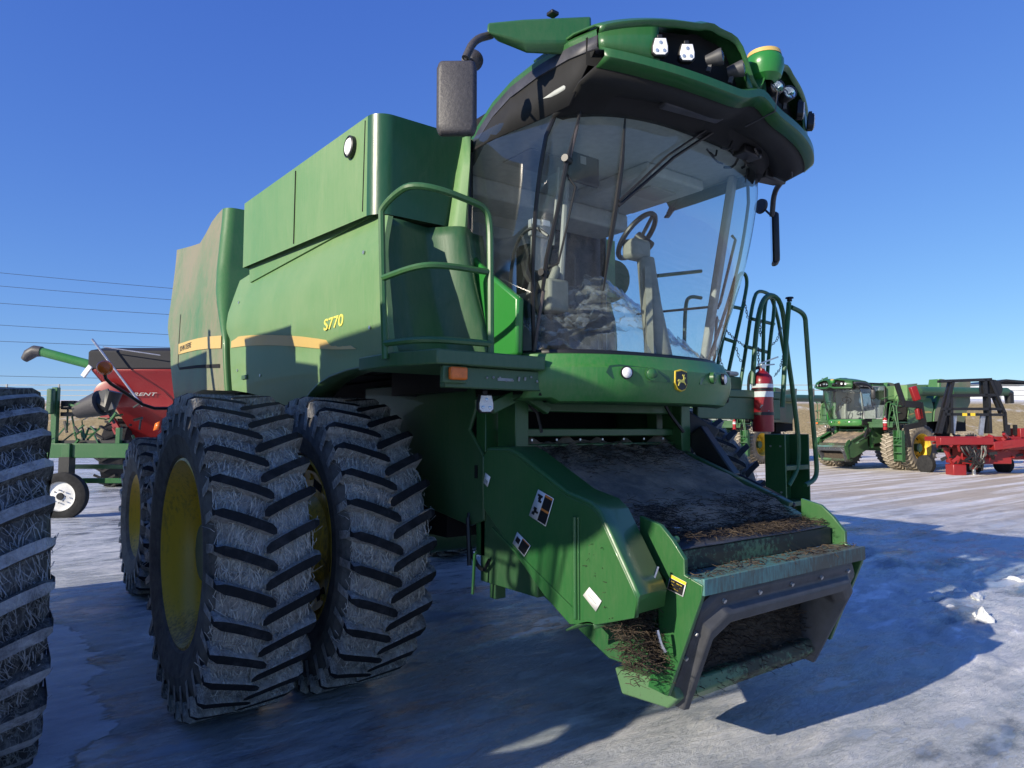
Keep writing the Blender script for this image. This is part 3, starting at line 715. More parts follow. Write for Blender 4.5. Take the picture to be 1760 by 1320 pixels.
cw = Vector((.04, -1.50, 2.97)); ax = Vector((-.30, .62, .62)).normalized(); u = ax.orthogonal().normalized(); v_ = ax.cross(u)
ringp = [cw + (u * math.cos(t) + v_ * math.sin(t)) * .17 for t in [2 * math.pi * i / 28 for i in range(29)]]
mb.tube(ringp, .017, 8, False)
for a in (0, 2.1, 4.2): mb.tube([cw - ax * .03, cw + (u * math.cos(a) + v_ * math.sin(a)) * .16], .012, 6)
mb.cyl(cw - ax * .12, cw, .035); mb.build('steering_wheel', M['black'], col_)
mb = MB(); mb.box((-.02, -1.55, 2.86), (.16, .12, .13)); mb.build('instrument_pod', M['beige'], root, .03)
# crumpled protective film over the seat and floor
rows = []
for j in range(60):
    r = []
    for i in range(90):
        x = -.78 + i / 89 * 1.46; t = j / 59
        y = cab_pt(max(-1, min(1, x / .85)), 2.2).y + .07 + t * .50; z = 2.15 + (t ** .55) * (.44 + .12 * math.sin(x * 5 + 1.6)) * (1 - .55 * max(0, x))
        nn = noise.noise(Vector((x * 5, t * 6, 0))) * .06 + abs(noise.noise(Vector((x * 12 + t * 6, t * 11 - x * 5, 4)))) * .09 + abs(noise.noise(Vector((x * 26, t * 30, 8)))) * .03
        r.append((x, y + nn * .6, max(2.13, z + nn)))
    rows.append(r)
mb = MB(); mb.grid(rows); mb.build('protective_film', M['film'], root, 0, 80)
mb = MB(); mb.tube([cab_pt(-1.35, 2.45, -.04), cab_pt(-1.30, 2.78, -.04), cab_pt(-1.1, 2.86, -.04), cab_pt(-.93, 2.78, -.03)], .010, 6, smoothn=2); mb.tube([cab_pt(1.1, 2.6, -.04), cab_pt(1.7, 2.66, -.04)], .01, 6); mb.each('grab_handle', M['black'], root)
# wipers
def wp(px, py, s0=-.5, o=.03):
    # nearest windshield point on the sight line of the photo column/row
    best = None
    for i in range(-100, 101):
        for k in range(0, 60):
            p = cab_pt(i / 100, 2.14 + k * 1.36 / 59)
            d = p - CAM; kk = d.dot(FW); e = (CX + F * d.dot(RT) / kk - px) ** 2 + (CY - F * d.dot(UP) / kk - py) ** 2
            if best is None or e < best[0]: best = (e, i / 100, 2.14 + k * 1.36 / 59)
    return cab_pt(best[1], best[2], o)
mb = MB(); a = wp(1242, 195, o=.05); b = wp(1060, 358, o=.04)
mb.tube([a + Vector((0, 0, .0)), wp(1150, 275, o=.05), b], .010, 6); mb.tube([wp(1228, 196, o=.05), wp(1140, 270, o=.055), wp(1062, 352, o=.045)], .007, 6)
ptr = [(1075, 205), (1068, 280), (1058, 355), (1047, 420), (1037, 500)]
mb.tube([wp(*p, o=.02) for p in ptr], [.005, .012, .016, .014, .004], 6); mb.build('wiper', M['black'], root)
mb = MB(); mb.tube([wp(*p, o=.03) for p in ((1000, 195), (978, 285), (966, 350), (945, 450), (937, 500))], [.006, .012, .012, .014, .01], 6)
mb.tube([wp(*p, o=.015) for p in ((975, 300), (990, 320), (975, 400), (962, 450), (945, 462))], .006, 6)
mb.cyl(wp(978, 280, o=.0), wp(978, 280, o=.06), .02); mb.cyl(wp(938, 470, o=.0), wp(938, 470, o=.05), .02); mb.each('door_latch_arm', M['black'], root)
mb = MB(); mb.tube([wp(*p, o=.02) for p in ((1001, 190), (992, 235), (980, 275))], .008, 6); mb.tube([wp(*p, o=.02) for p in ((937, 500), (928, 560), (922, 604))], .010, 6); mb.each('pillar_strip', M['pink'], root)
mb = MB(); mb.tube([Q(1258, 405, x=1.15), Q(1264, 412, x=1.15), Q(1250, 470, x=1.15), Q(1238, 520, x=1.15), Q(1233, 530, x=1.1)], .011, 6); mb.build('grab_bar', M['black'], root)
# --- bumper with emblem and lamps
def bump_pt(s, z, o=0):
    W = (.885 if s < 0 else .83) + .02 * (2.16 - z) / .24; q = abs(s)
    yc = -1.50; ym = -1.86
    x = W * (1 - (1 - q) ** 1.3) * (1 if s >= 0 else -1)
    return Vector((x, ym + (yc - ym) * q ** 2.2 - o, z))
rows = []
for z, ins in ((2.15, .10), (2.135, .0), (2.09, -.02), (2.06, -.045), (2.0, -.045), (1.95, -.03), (1.90, .015), (1.885, .08)):
    rows.append([bump_pt(-1 + 2 * i / 40, z - (.05 if z < 1.95 else 0) * (abs(-1 + 2 * i / 40) < .8) * .4, -ins) for i in range(41)])
mb = MB(); mb.grid(rows); bumper = mb.build('front_fascia', M['fascia'], root, 0, 22, solid=.01)
ebase = bump_pt(-.04, 2.005, .054)
mb = MB(); sh = [(-.055, .055), (.0, .066), (.055, .055), (.058, -.02), (.035, -.055), (0, -.066), (-.035, -.055), (-.058, -.02)]
mb.prism([(x + ebase.x, z + ebase.z) for x, z in sh], 1, ebase.y, ebase.y + .02); mb.build('emblem', M['labelyellow'], bumper, .004)
mb = MB(); mb.prism([(x * .86 + ebase.x, z * .86 + ebase.z) for x, z in sh], 1, ebase.y - .004, ebase.y + .01); mb.build('emblem_field', M['black'], bumper)
deer = [(-.044, -.002), (-.030, .010), (-.018, .008), (.004, .006), (.014, .016), (.012, .028), (.004, .036), (.006, .040), (.016, .034), (.022, .040), (.020, .028), (.030, .022), (.034, .016), (.024, .013), (.020, .000), (.028, -.012), (.036, -.020), (.032, -.024), (.018, -.012), (.010, -.010), (-.012, -.008), (-.022, -.014), (-.034, -.032), (-.038, -.030), (-.030, -.012), (-.036, -.004)]
mb = MB(); mb.prism([(x * .95 + ebase.x, z * .95 + ebase.z - .003) for x, z in deer], 1, ebase.y - .007, ebase.y - .003); mb.build('emblem_deer', M['yellowtext'], bumper)
for s in (-1, 1):   # dark pocket round the lamps
    pk = [(.54, .0), (.52, .038), (.46, .045), (.22, .03), (.13, -.01), (.12, -.045), (.25, -.045), (.50, -.035)]
    mb = MB(); P_ = [bump_pt(s * a, 2.035 + b, .052) for a, b in pk]; P2 = [bump_pt(s * a, 2.035 + b, .03) for a, b in pk]; n_ = len(pk)
    mb.add(P_ + P2, [tuple(range(n_))] + [(i, (i + 1) % n_, (i + 1) % n_ + n_, i + n_) for i in range(n_)]); mb.build('lamp_pocket', M['green_tank'], bumper)
for s in (-1, 1):
    for q_, on in ((.42, 1), (.26, 0)):
        p = bump_pt(s * q_, 2.035, .058); d = Vector((s * .45, -1, .0))
        mb = MB(); mb.lathe([(-.03, .036), (.008, .036), (.008, .030)], p, d, 20); hb = mb.build('headlight', M['green'] if not on else M['black'], bumper)
        mb = MB(); mb.lathe([(.006, .031), (.016, .02), (.018, .001)], p, d, 20); mb.build('headlight_lens', M['led'] if on else M['green'], hb)
mb = MB(); mb.bb(-.86, .86, -1.6, -.95, 1.90, 2.05); mb.build('cab_underside', M['dark'], root, .02)
mb = MB(); mb.bb(-.66, -.44, -1.72, -1.66, 1.895, 1.91); mb.build('bracket', M['green'], root, .004)
# --- roof
def roof_front(s, z=0):
    q = abs(s); x = (.96 if s < 0 else .91) * (1 - (1 - q) ** 1.12) * (1 if s >= 0 else -1)
    return x, -2.43 + .24 * q ** 2.1
N_ = 48
def rrow(dy, zf, sx=1.0):
    r = []
    for i in range(N_ + 1):
        s = -1 + 2 * i / N_; x, y = roof_front(s); r.append((x * sx, y + dy, zf(s)))
    return r
def ztop(s): return 3.835 - .125 * abs(s) ** 2 - .24 * math.exp(-(s / .10) ** 2) + .02 * math.exp(-((abs(s) - .35) / .05) ** 2)
def zbot(s): return 3.475 + (.075 * s * s if s < 0 else -.03 * s) + .06 * math.exp(-(s / .11) ** 2)
mb = MB()
mb.grid([rrow(.55, lambda s: ztop(s) + .05, .97), rrow(.2, lambda s: ztop(s) + .04, .99), rrow(.04, lambda s: ztop(s) + .005), rrow(.0, lambda s: ztop(s) - .02), rrow(.012, lambda s: ztop(s) - .05)])
mb.grid([rrow(.008, lambda s: zbot(s) + .035), rrow(-.03, lambda s: zbot(s) + .015), rrow(-.03, lambda s: zbot(s) - .02), rrow(.03, lambda s: zbot(s) - .05)])
# fascia ends and centre column
for s in (-1, 1):
    seg = [i for i in range(N_ + 1) if (-1 + 2 * i / N_) * s > .66]
    A = rrow(.012, lambda s: ztop(s) - .05); Bq = rrow(.008, lambda s: zbot(s) + .035)
    mb.grid([[A[i] for i in seg], [Bq[i] for i in seg]])
seg = [i for i in range(N_ + 1) if abs(-1 + 2 * i / N_) < .10]
mb.grid([[A[i] for i in seg], [Bq[i] for i in seg]])
mb.build('roof_visor', M['green'], root, 0, 35, solid=.012)
mb = MB()
A = rrow(.10, lambda s: ztop(s) - .03); Bq = rrow(.10, lambda s: zbot(s) - .01); mb.grid([A, Bq]); mb.build('lamp_recess', M['dark'], root)
# roof cap & sides
side_curve = [(-1.0, 3.50), (-1.12, 3.60), (-1.28, 3.69), (-1.45, 3.74), (-1.7, 3.76), (-1.95, 3.75), (-2.16, 3.72)]
mb = MB()
rows = []
for y, z in side_curve:
    rows.append([(x, y, z + .06 * (1 - (x / .93) ** 2)) for x in [-.93 + 1.86 * i / 20 for i in range(21)]])
mb.grid(rows)
for s in (-1, 1): mb.grid([[(s * .93, y, z) for y, z in side_curve], [(s * .955, y, z - .03) for y, z in side_curve], [(s * .95, y, z - .055) for y, z in side_curve]])
mb.bb(-.93, .93, -1.0, -.24, 3.545, 3.60); mb.build('roof_cap', M['green'], root, 0, 35)
mb = MB()
for s in (-1, 1):
    mb.grid([[(s * .945, y, z - .055) for y, z in side_curve], [(s * .95, y, z - .115) for y, z in side_curve], [(s * .90, y, z - .125) for y, z in side_curve]])
mb.build('drip_strip', M['strip'], root, solid=.012)
# black underside
rows = []
for i in range(N_ + 1):
    s = -1 + 2 * i / N_; x, y = roof_front(s); g = cab_pt(s * .98, 3.5); g2 = cab_pt(s * .98, 3.40, .03)
    rows.append([(x, y + .03, zbot(s) - .045), (x * .97 + g.x * .03, y * .6 + g.y * .4, zbot(s) - .075), (x * .4 + g.x * .6, y * .25 + g.y * .75, 3.47), (g2.x, g2.y, 3.41), (g.x * .97, g.y + .04, 3.42)])
mb = MB(); mb.grid(rows)
for s in (-1, 1):
    a = [(s * .945, y, z - .10) for y, z in side_curve]; b = [(cab_pt(s * (1.0 + max(0, (y + 1.78) / .74)), 3.42, .02).x if True else 0, max(y, -1.9), 3.42 + 0 * z) for y, z in side_curve]
    mb.grid([a, b])
mb.build('roof_underside', M['matte'], root, 0, 60, solid=.01)
mb = MB(); mb.bar((-.52, -2.20, 3.425), (-.12, -2.27, 3.425), .07, .03); mb.build('visor_grille', M['strip'], root, .012)
for k in range(9):
    mb = MB(); a = Vector((random.uniform(.1, .8), random.uniform(-2.2, -1.95), 3.42)); b = a + Vector((random.uniform(-.15, .15), random.uniform(-.08, .08), random.uniform(-.10, -.03))); mb.tube([a, (a + b) / 2 + Vector((.02, 0, -.03)), b], random.uniform(.004, .010), 5, smoothn=1); mb.build('wiring', M['black'] if k % 3 else M['strip'], root)
mb = MB(); mb.box((.38, -2.1, 3.41), (.18, .10, .05)); mb.build('sensor_box', M['black'], root, .01)
mb = MB(); mb.bb(-.88, .88, -1.95, -.26, 3.545, 3.68); mb.build('roof_core', M['dark'], root)
# lamps in the roof
for px, py, kind in ((1135, 80, 'q'), (1181, 90, 'q'), (1237, 98, 'r'), (1274, 118, 'r')):
    p = Q(px, py, y=-2.0)
    for yy in (-2.24, -2.29, -2.33, -2.37):
        pass
    sx = {1135: -.66, 1181: -.50, 1237: -.33, 1274: -.21}[px]
    yy = {1135: -2.37, 1181: -2.40, 1237: -2.44, 1274: -2.46}[px]
    p = Q(px, py, y=yy + .02)
    for m_ in (1, -1):
        d = Vector((-.42 * m_, -1, -.10))
        c = Vector((p.x * m_, p.y, p.z))
        if kind == 'q': led_lamp(root, c, d + Vector((-.3 * m_, 0, 0)), sc=.82)
        else: round_lamp(root, c, Vector((.55 * m_, -1, .12)), .040)
# positioning globe
gc = Vector((0.11, -2.40, 3.745))
mb = MB(); mb.lathe([(-.10, .05), (-.07, .09), (-.02, .105), (.02, .105), (.05, .09), (.055, .0)], gc, (0, 0, 1), 28); gb = mb.build('positioning_receiver', M['green_lit'], root, 0, 35)
mb = MB(); mb.lathe([(.045, .095), (.07, .09), (.085, .06), (.09, .0)], gc, (0, 0, 1), 28); mb.build('receiver_cap', M['stripe'], gb)
mb = MB(); mb.cyl(gc + Vector((0, 0, -.09)), gc + Vector((-.03, .12, -.12)), .045); mb.tube([gc + Vector((.03, -.02, -.1)), gc + Vector((.03, -.06, -.16)), gc + Vector((.0, -.06, -.28)), gc + Vector((-.12, .05, -.36))], .005, 5); mb.build('receiver_mount', M['black'], gb)
# mirror arms
for s in (-1, 1):
    mb = MB()
    a0 = Vector((s * .86, -1.98, 3.66)); a1 = Vector((s * 1.36, -1.80, 3.76))
    if s < 0:
        A0 = [Q(1016, 28, y=-1.96), Q(1017, 72, y=-1.99), Q(1016, 97, y=-1.96), Q(1012, 80, y=-1.78), Q(1012, 40, y=-1.78)]
        A1 = [Q(838, 39, y=-1.74), Q(836, 55, y=-1.76), Q(856, 72, y=-1.74), Q(845, 60, y=-1.66), Q(840, 45, y=-1.66)]
        Am = [Q(900, 33, y=-1.82), Q(902, 72, y=-1.84), Q(905, 92, y=-1.82), Q(905, 75, y=-1.70), Q(900, 42, y=-1.70)]
        secs = [A0, Am, A1]
        ep = Q(845, 60, y=-1.72); e2 = Q(815, 68, y=-1.72); e3 = Q(800, 100, y=-1.72)
    else:
        secs = [[Vector((.80, -1.96, 3.55)), Vector((.80, -1.98, 3.50)), Vector((.80, -1.96, 3.40)), Vector((.80, -1.8, 3.42)), Vector((.80, -1.8, 3.52))],
                [Vector((1.05, -1.95, 3.52)), Vector((1.05, -1.97, 3.48)), Vector((1.05, -1.95, 3.40)), Vector((1.05, -1.85, 3.42)), Vector((1.05, -1.85, 3.5))]]
        ep = Vector((1.03, -1.9, 3.44)); ep = Q(1345, 310, y=-1.85); e2 = Q(1330, 330, y=-1.7); e3 = Q(1327, 372, y=-1.65)
    vs = [p for sc in secs for p in sc]; nn_ = len(secs)
    mb.add(vs, [(k * 5 + i, k * 5 + (i + 1) % 5, (k + 1) * 5 + (i + 1) % 5, (k + 1) * 5 + i) for k in range(nn_ - 1) for i in range(5)] + [tuple(range(5)), tuple((nn_ - 1) * 5 + i for i in range(5))])
    arm = mb.build('mirror_arm', M['green'] if s < 0 else M['black'], root, .012)
    mb = MB(); mb.tube([ep, e2, e3], .020, 10, smoothn=2); mb.build('arm_tube', M['mirror_shell'], arm)
    # mirror heads
    if s < 0: mc = Q(785, 170, y=-1.72); hw, hh = .100, .190
    else: mc = Q(1330, 411, y=-1.62); hw, hh = .085, .195
    dep = .05; prof = [(-1, -.80), (-.86, -1), (.86, -1), (1, -.80), (1, .80), (.86, 1), (-.86, 1), (-1, .80)]
    fr_n = Vector((.62, .78, 0)) if s < 0 else Vector((-.15, -1, 0))
    rt = Vector((0, 0, 1)).cross(fr_n).normalized()
    if s > 0: rt = Vector((.80, .6, 0)); fr_n = Vector((-.6, .80, 0))
    mb = MB(); sec = []
    for t, k in ((0, 1.0), (.5, .99), (.85, .93), (1, .78)): sec.append([mc - fr_n * (dep * t - dep * .3) + rt * (x * hw * k) + Vector((0, 0, z * hh * (1 - (1 - k) * .5))) for x, z in prof])
    vs = [p for r in sec for p in r]; mb.add(vs, [(k * 8 + i, k * 8 + (i + 1) % 8, (k + 1) * 8 + (i + 1) % 8, (k + 1) * 8 + i) for k in range(3) for i in range(8)] + [tuple(range(8)), tuple(24 + i for i in range(8))])
    mir = mb.build('mirror', M['mirror_shell'] if s < 0 else M['black'], root, .012, 60)
    mb = MB(); q8 = [mc + fr_n * (dep * .3 + .003) + rt * (x * hw * .9) + Vector((0, 0, z * hh * .93)) for x, z in prof]; mb.add(q8, [tuple(range(8))]); mb.build('mirror_face', M['mirrorglass'], mir)
    # round convex mirror
    cc = Q(812, 103, y=-1.60) if s < 0 else Q(1309, 355, y=-1.55)
    mb = MB(); dd = Vector((.5, .86, .1)) if s < 0 else Vector((-.9, .1, .1)); mb.lathe([(.02, .001), (.02, .055), (0, .058), (-.02, .04), (-.03, .001)], cc, dd, 20); mb.tube([cc, e3], .008, 6); mb.build('round_mirror', M['mirror_shell'], root)
mb = MB(); mb.box(Q(950, 24, y=-1.8), (.05, .05, .02)); mb.build('antenna_stub', M['black'], root, .005)
# rear warning light on its bent arm
mb = MB(); mb.tube([Q(298, 702, y=3.9), Q(255, 702, y=3.9), Q(215, 675, y=3.9), Q(183, 655, y=3.9), Q(179, 640, y=3.9)], .018, 8, smoothn=1); wa = mb.build('warning_light_arm', M['black'], root)
mb = MB(); c = Q(180, 632, y=3.9); mb.lathe([(-.06, .001), (-.06, .07), (-.02, .078), (.02, .078), (.05, .06), (.06, 0)], c, (-.3, -1, 0), 18); mb.build('warning_light', M['orange'], wa)
# --- feeder house
mb = MB()
fs_ = [(-1.15, 1.60), (-2.06, 1.27), (-2.14, 1.12), (-2.30, 1.03), (-2.22, .55), (-1.95, .55), (-1.1, .90)]
mb.prism(fs_, 0, -.70, .70); feeder = mb.build('feeder_house', M['green_dull'], root, .01)
rows = []
for j in range(40):
    t = j / 39; y = -1.15 - t * 1.06; z0 = 1.60 - (y + 1.15) / (-.95) * .345 if y > -2.06 else 1.27 - (-2.06 - y) * .9
    rows.append([(x, y, z0 + .008 + .03 * abs(noise.noise(Vector((x * 4, y * 5, 1)))) + (.05 * max(0, 1 - t * 2.8)) * (.6 + noise.noise(Vector((x * 9, y * 9, 2)))) + .004 * noise.noise(Vector((x * 40, y * 40, 5)))) for x in [-.66 + 1.33 * i / 60 for i in range(61)]])
mb = MB(); mb.grid(rows); o = mb.build('dirt_layer', M['debris'], feeder, 0, 80)
md = MT('dust_layer'); n1 = md.noise(3, 8, .7); n2 = md.noise(45, 6, .8)
md.bump(n2, .8, .01); M['dust'] = md.set(md.mix(md.ramp(n2, .35, .7), md.mix(md.ramp(n1, .35, .65), (.08, .07, .055), (.28, .21, .14)), md.mix(md.ramp(n1, .35, .65), (.14, .12, .10), (.38, .29, .20))), .95); o.data.materials[0] = M['dust']
# top corner rail left of the feeder
mb = MB()
for s in (-1, 1): mb.bar((s * .73, -1.2, 1.59), (s * .73, -2.12, 1.255), .05, .03)
mb.build('feeder_edge', M['green_dull'], feeder, .006)
# shield (left)
shp = [(-1.26, 1.57), (-1.30, 1.60), (-1.50, 1.60), (-1.58, 1.575), (-1.97, 1.395), (-2.14, 1.36), (-2.20, 1.32), (-2.40, 1.03), (-2.43, .98), (-2.415, .90), (-2.18, .82), (-1.99, .78), (-1.80, .88), (-1.26, 1.27)]
for s in (-1,):
    mb = MB(); mb.prism(shp, 0, s * 1.0, s * .975); sd_ = mb.build('feeder_shield', M['green'], root, .004)
    mb = MB()  # flange that turns the top edge inwards
    ed = shp[0:10]
    mb.grid([[(s * 1.0, y, z) for y, z in ed], [(s * .985, y + (.0), z + .018) for y, z in ed], [(s * .80, y + .01, z + .02) for y, z in ed]])
    mb.build('shield_flange', M['green'], sd_, 0, 25, solid=.008)
    mb = MB(); mb.cyl((s * 1.004, -2.035, 1.30), (s * 1.004, -2.035, .82), .013); mb.cyl((s * 1.004, -2.06, 1.30), (s * 1.004, -2.06, .82), .006); mb.bar((s * 1.005, -1.35, 1.17), (s * 1.005, -2.02, .86), .006, .012)
    mb.build('shield_rib', M['green'], sd_)
    mb = MB(); mb.grid([[(s * (1.0 - k * .012), -2.0 - .16 * math.cos(a) , .82 - .10 * math.sin(a) * 0 - .10 + .10 * math.cos(a - .5)) for a in [(-.2 + i * .25) for i in range(9)]] for k in (0, 22)]); mb.build('shield_cup', M['green_dull'], sd_, 0, 60, solid=.008)
mb = MB(); rows = []
for k in range(14):
    t = k / 13; rows.append([(-.712 - .05 * j / 6 - .03 * abs(noise.noise(Vector((t * 9, j, 2)))), -2.06 - .20 * t - .05 * j / 6 * 2 + .03 * noise.noise(Vector((t * 7, j * .9, 5))), 1.24 - .62 * t) for j in range(-2, 7)])
mb.grid(rows); mb.build('packed_chaff', M['debris'], root, 0, 80)
# labels
def lab(pts, mats, x=-1.006, name='warning_label'):
    """quad sticker in the plane x, with coloured cells: mats rows from the top"""
    P4 = [Q(*p, x=x) for p in pts]  # tl tr br bl
    def L(u, v): return P4[0].lerp(P4[1], u).lerp(P4[3].lerp(P4[2], u), v)
    mb = MB(); mb.grid([[L(0, 0), L(1, 0)], [L(0, 1), L(1, 1)]]); ob = mb.build(name, M['white'], root, 0, solid=.001)
    for (u0, u1, v0, v1, mt) in mats:
        mb = MB(); o = Vector((-.002, 0, 0)); mb.grid([[L(u0, v0) + o, L(u1, v0) + o], [L(u0, v1) + o, L(u1, v1) + o]]); mb.build('label_print', M[mt], ob)
lab([(925, 841), (952, 857), (938, 905), (909, 886)], [(.5, .97, .10, .5, 'black'), (.5, .97, .5, .58, 'labelorange'), (.5, .97, .58, .96, 'black'), (.10, .40, .12, .20, 'black'), (.18, .34, .20, .30, 'black'), (.22, .42, .30, .38, 'black'), (.12, .30, .60, .70, 'black'), (.16, .42, .70, .78, 'black'), (.10, .26, .78, .88, 'black'), (.5, .97, 0.02, .10, 'labelorange')])
lab([(889, 914), (912, 938), (901, 957), (881, 934)], [(.45, .97, .1, .9, 'black'), (.1, .38, .25, .65, 'black'), (.45, .97, .02, .1, 'labelorange')])
lab([(1013, 1009), (1034, 1033), (1024, 1051), (1002, 1023)], [(.2, .7, .3, .36, 'grey'), (.2, .8, .5, .56, 'grey')])
lab([(834, 812), (843, 820), (838, 837), (831, 830)], [(.2, .8, .5, .8, 'grey')])
lab([(840, 958), (852, 964), (848, 977), (838, 972)], [(.3, .8, .3, .7, 'black')], x=-.80)
# --- feeder head
mb = MB()
mb.bb(-.69, .69, -2.395, -2.08, 1.05, 1.15)
hd = mb.build('feeder_head', M['green_worn'], root, .006)
mb = MB(); mb.bb(-.725, .725, -2.56, -2.395, 1.03, 1.052); mb.bar((-.725, -2.565, 1.02), (.725, -2.565, 1.02), .02, .075); mb.build('head_ledge', M['ledge'], hd, .004)
mb = MB(); rows = [[(x, y, 1.158 + .006 * noise.noise(Vector((x * 4, y * 9, 1)))) for x in [-.66 + 1.3 * i / 20 for i in range(21)]] for y in (-2.40, -2.35, -2.28, -2.2, -2.12)]; mb.grid(rows); mb.build('rubber_mat', M['boot'], hd, 0, 60, solid=.006)
mb = MB(); mb.grid([[(-.62 + i * .045, -2.12 + j * .02 + .01 * math.sin(i * 2), 1.20 + .012 * noise.noise(Vector((i * .7, j, 3))) - .006 * j) for i in range(9)] for j in range(-1, 3)]); mb.build('snow_scrap', M['ice'], hd, 0, 70, solid=.006)
mb = MB(); mb.bar((-.66, -2.14, 1.20), (.62, -2.10, 1.20), .02, .02); mb.cyl((-.70, -2.37, 1.20), (-.66, -2.37, 1.20), .018); mb.build('head_rod', M['green'], hd)
sp_ = [(-2.20, 1.30), (-2.33, 1.27), (-2.40, 1.21), (-2.47, 1.13), (-2.47, 1.06), (-2.57, 1.03), (-2.56, .97), (-2.36, .49), (-2.24, .50), (-2.31, .74), (-2.31, .90), (-2.36, 1.02), (-2.20, 1.16)]
mb = MB()
for s in (-1, 1): mb.prism(sp_, 0, s * .73, s * .705)
mb.build('head_side_plate', M['green'], hd, .004)
lab([(1153, 987), (1180, 1001), (1174, 1026), (1146, 1012)], [(0, 1, 0, .2, 'labelyellow'), (.06, .94, .22, .94, 'black'), (.15, .8, .35, .4, 'labelyellow'), (.15, .85, .55, .6, 'labelyellow'), (.15, .7, .75, .8, 'labelyellow')], x=-.736, name='warning_label')
tl = Vector((0, .30, -.62)); nf = Vector((0, -.9, -.435))   # down the face / out of the face
def fpnt(x, t, o=0): return Vector((x, -2.55, .99)) + tl * t + nf * o
mb = MB()
def ring(kx, t0, t1, o, r=.07):   # an upside-down U
    ki = kx - .13 if o < .06 else kx - .09; ti = t0 + .20
    return [fpnt(-kx + .05, .92, o), fpnt(-kx, t0 + r * 1.6, o), fpnt(-kx + .09, t0, o), fpnt(kx - .09, t0, o), fpnt(kx, t0 + r * 1.6, o), fpnt(kx - .05, .92, o)]
R_ = [ring(.70, .0, 1, 0), ring(.695, .03, 1, .02), ring(.665, .10, 1, .028), ring(.64, .13, 1, .07), ring(.60, .20, 1, .075), ring(.57, .26, 1, .03), ring(.56, .28, 1, -.12)]
vs = [p for r in R_ for p in r]; mb.add(vs, [(k * 6 + i, k * 6 + i + 1, (k + 1) * 6 + i + 1, (k + 1) * 6 + i) for k in range(len(R_) - 1) for i in range(5)])
mb.build('throat_frame', M['boot'], root, .008, 30)
mb = MB(); mb.grid([[fpnt(-.6, .2, -.16), fpnt(.6, .2, -.16)], [fpnt(-.6, .9, -.12), fpnt(.6, .9, -.12)]]); mb.build('throat', M['dark'], root)
mb = MB(); mb.grid([[fpnt(x, t, o + .03 * noise.noise(Vector((x * 8, t * 9, 0)))) for x in [-.58 + 1.16 * i / 24 for i in range(25)]] for t, o in ((.50, -.16), (.62, -.10), (.74, -.05), (.84, .0), (.90, .03))]); mb.build('packed_chaff', M['debris'], root, 0, 60)
mb = MB(); mb.prism([(-2.36, .46), (-2.30, .40), (-2.0, .38), (-1.95, .50), (-2.25, .52), (-2.34, .52)], 0, -.66, .64); mb.build('throat_sill', M['green_worn'], root, .01)
mb = MB()
for i in range(5): mb.cyl(fpnt(-.56 + i * .28, .065, .02), fpnt(-.56 + i * .28, .065, .036), .011, n=6)
for t in (.3, .5): mb.cyl(fpnt(-.675, t, .02), fpnt(-.675, t, .036), .010, n=6)
mb.each('bolt', M['steel'], root)
mb = MB(); mb.tube([(-.83, -2.40, 1.10), (-.86, -2.38, 1.0), (-.83, -2.36, .93), (-.80, -2.36, .95)], .008, 6, smoothn=2); mb.tube([(-.84, -2.40, .82), (-.83, -2.41, .76), (-.80, -2.41, .72)], .010, 6, smoothn=1); mb.each('latch_hook', M['chrome'], root)
# cylinders and hoses under the feeder, post behind
mb = MB(); mb.tube([(-.86, -.9, 1.2), (-.9, -.95, 1.0), (-.86, -1.05, .85), (-.88, -1.15, .95)], .012, 6, smoothn=2); mb.tube([(-.90, -.95, 1.18), (-.92, -1.0, .9)], .014, 6); mb.tube([(-.70, -1.25, 1.90), (-.62, -1.28, 1.82), (-.60, -1.30, 1.70)], .01, 6); mb.tube([(.5, -1.3, 1.95), (.55, -1.3, 1.85), (.66, -1.35, 1.7)], .012, 6, smoothn=2); mb.each('hose', M['black'], root)
mb = MB(); mb.bb(-.84, -.72, -1.55, -1.0, .80, 1.25); mb.bb(-.80, -.72, -1.1, -1.04, .7, 1.2); mb.build('feeder_side_post', M['green_dull'], root, .006)
mb = MB(); mb.tube([(-.95, -1.12, 1.0), (-.95, -1.10, .98), (-.95, -1.08, .75)], .01, 6); mb.build('hand_lever', M['green'], root)
# --- ladder platform and rails on the far side
mb = MB(); mb.bb(.86, 2.02, -1.30, -.25, 1.97, 2.03); mb.bb(.90, 1.98, -1.29, -1.24, 1.80, 1.97); mb.bb(1.0, 1.55, -1.22, -.9, 2.03, 2.14); mb.build('platform', M['green_dull'], root, .008)
mb = MB(); mb.bb(1.2, 1.5, -1.24, -1.0, 2.142, 2.18); mb.build('battery_box', M['grey'], root, .02)
mb = MB(); mb.add([(.80, -1.30, 1.50), (.98, -1.34, 1.50), (.98, -2.10, 1.14), (.80, -2.05, 1.14)], [(0, 1, 2, 3)]); mb.build('drive_guard', M['green_dull'], root, solid=.015)
mb = MB(); mb.bar((.86, -1.30, 1.70), (.90, -1.55, 1.36), .10, .16); mb.bar((.80, -1.22, 1.80), (1.0, -1.35, 1.66), .08, .14); mb.tube([(.98, -1.5, 1.42), (1.0, -1.8, 1.30), (.97, -2.0, 1.22)], .02, 6); mb.build('drive_shaft', M['black'], root, .01)
lad = MB(); lad.bb(2.0, 2.015, -1.31, -1.12, .42, 1.68); lad.bb(2.36, 2.375, -1.31, -1.12, .42, 1.68); lad.bb(2.015, 2.36, -1.14, -1.12, .42, 1.68)
ladder = lad.build('ladder', M['green'], root, .004)
for z in (.50, .80, 1.10, 1.40):
    mb = MB(); mb.bb(2.017, 2.358, -1.31, -1.15, z - .02, z + .02); mb.build('step', M['green_dull'], ladder, .004)
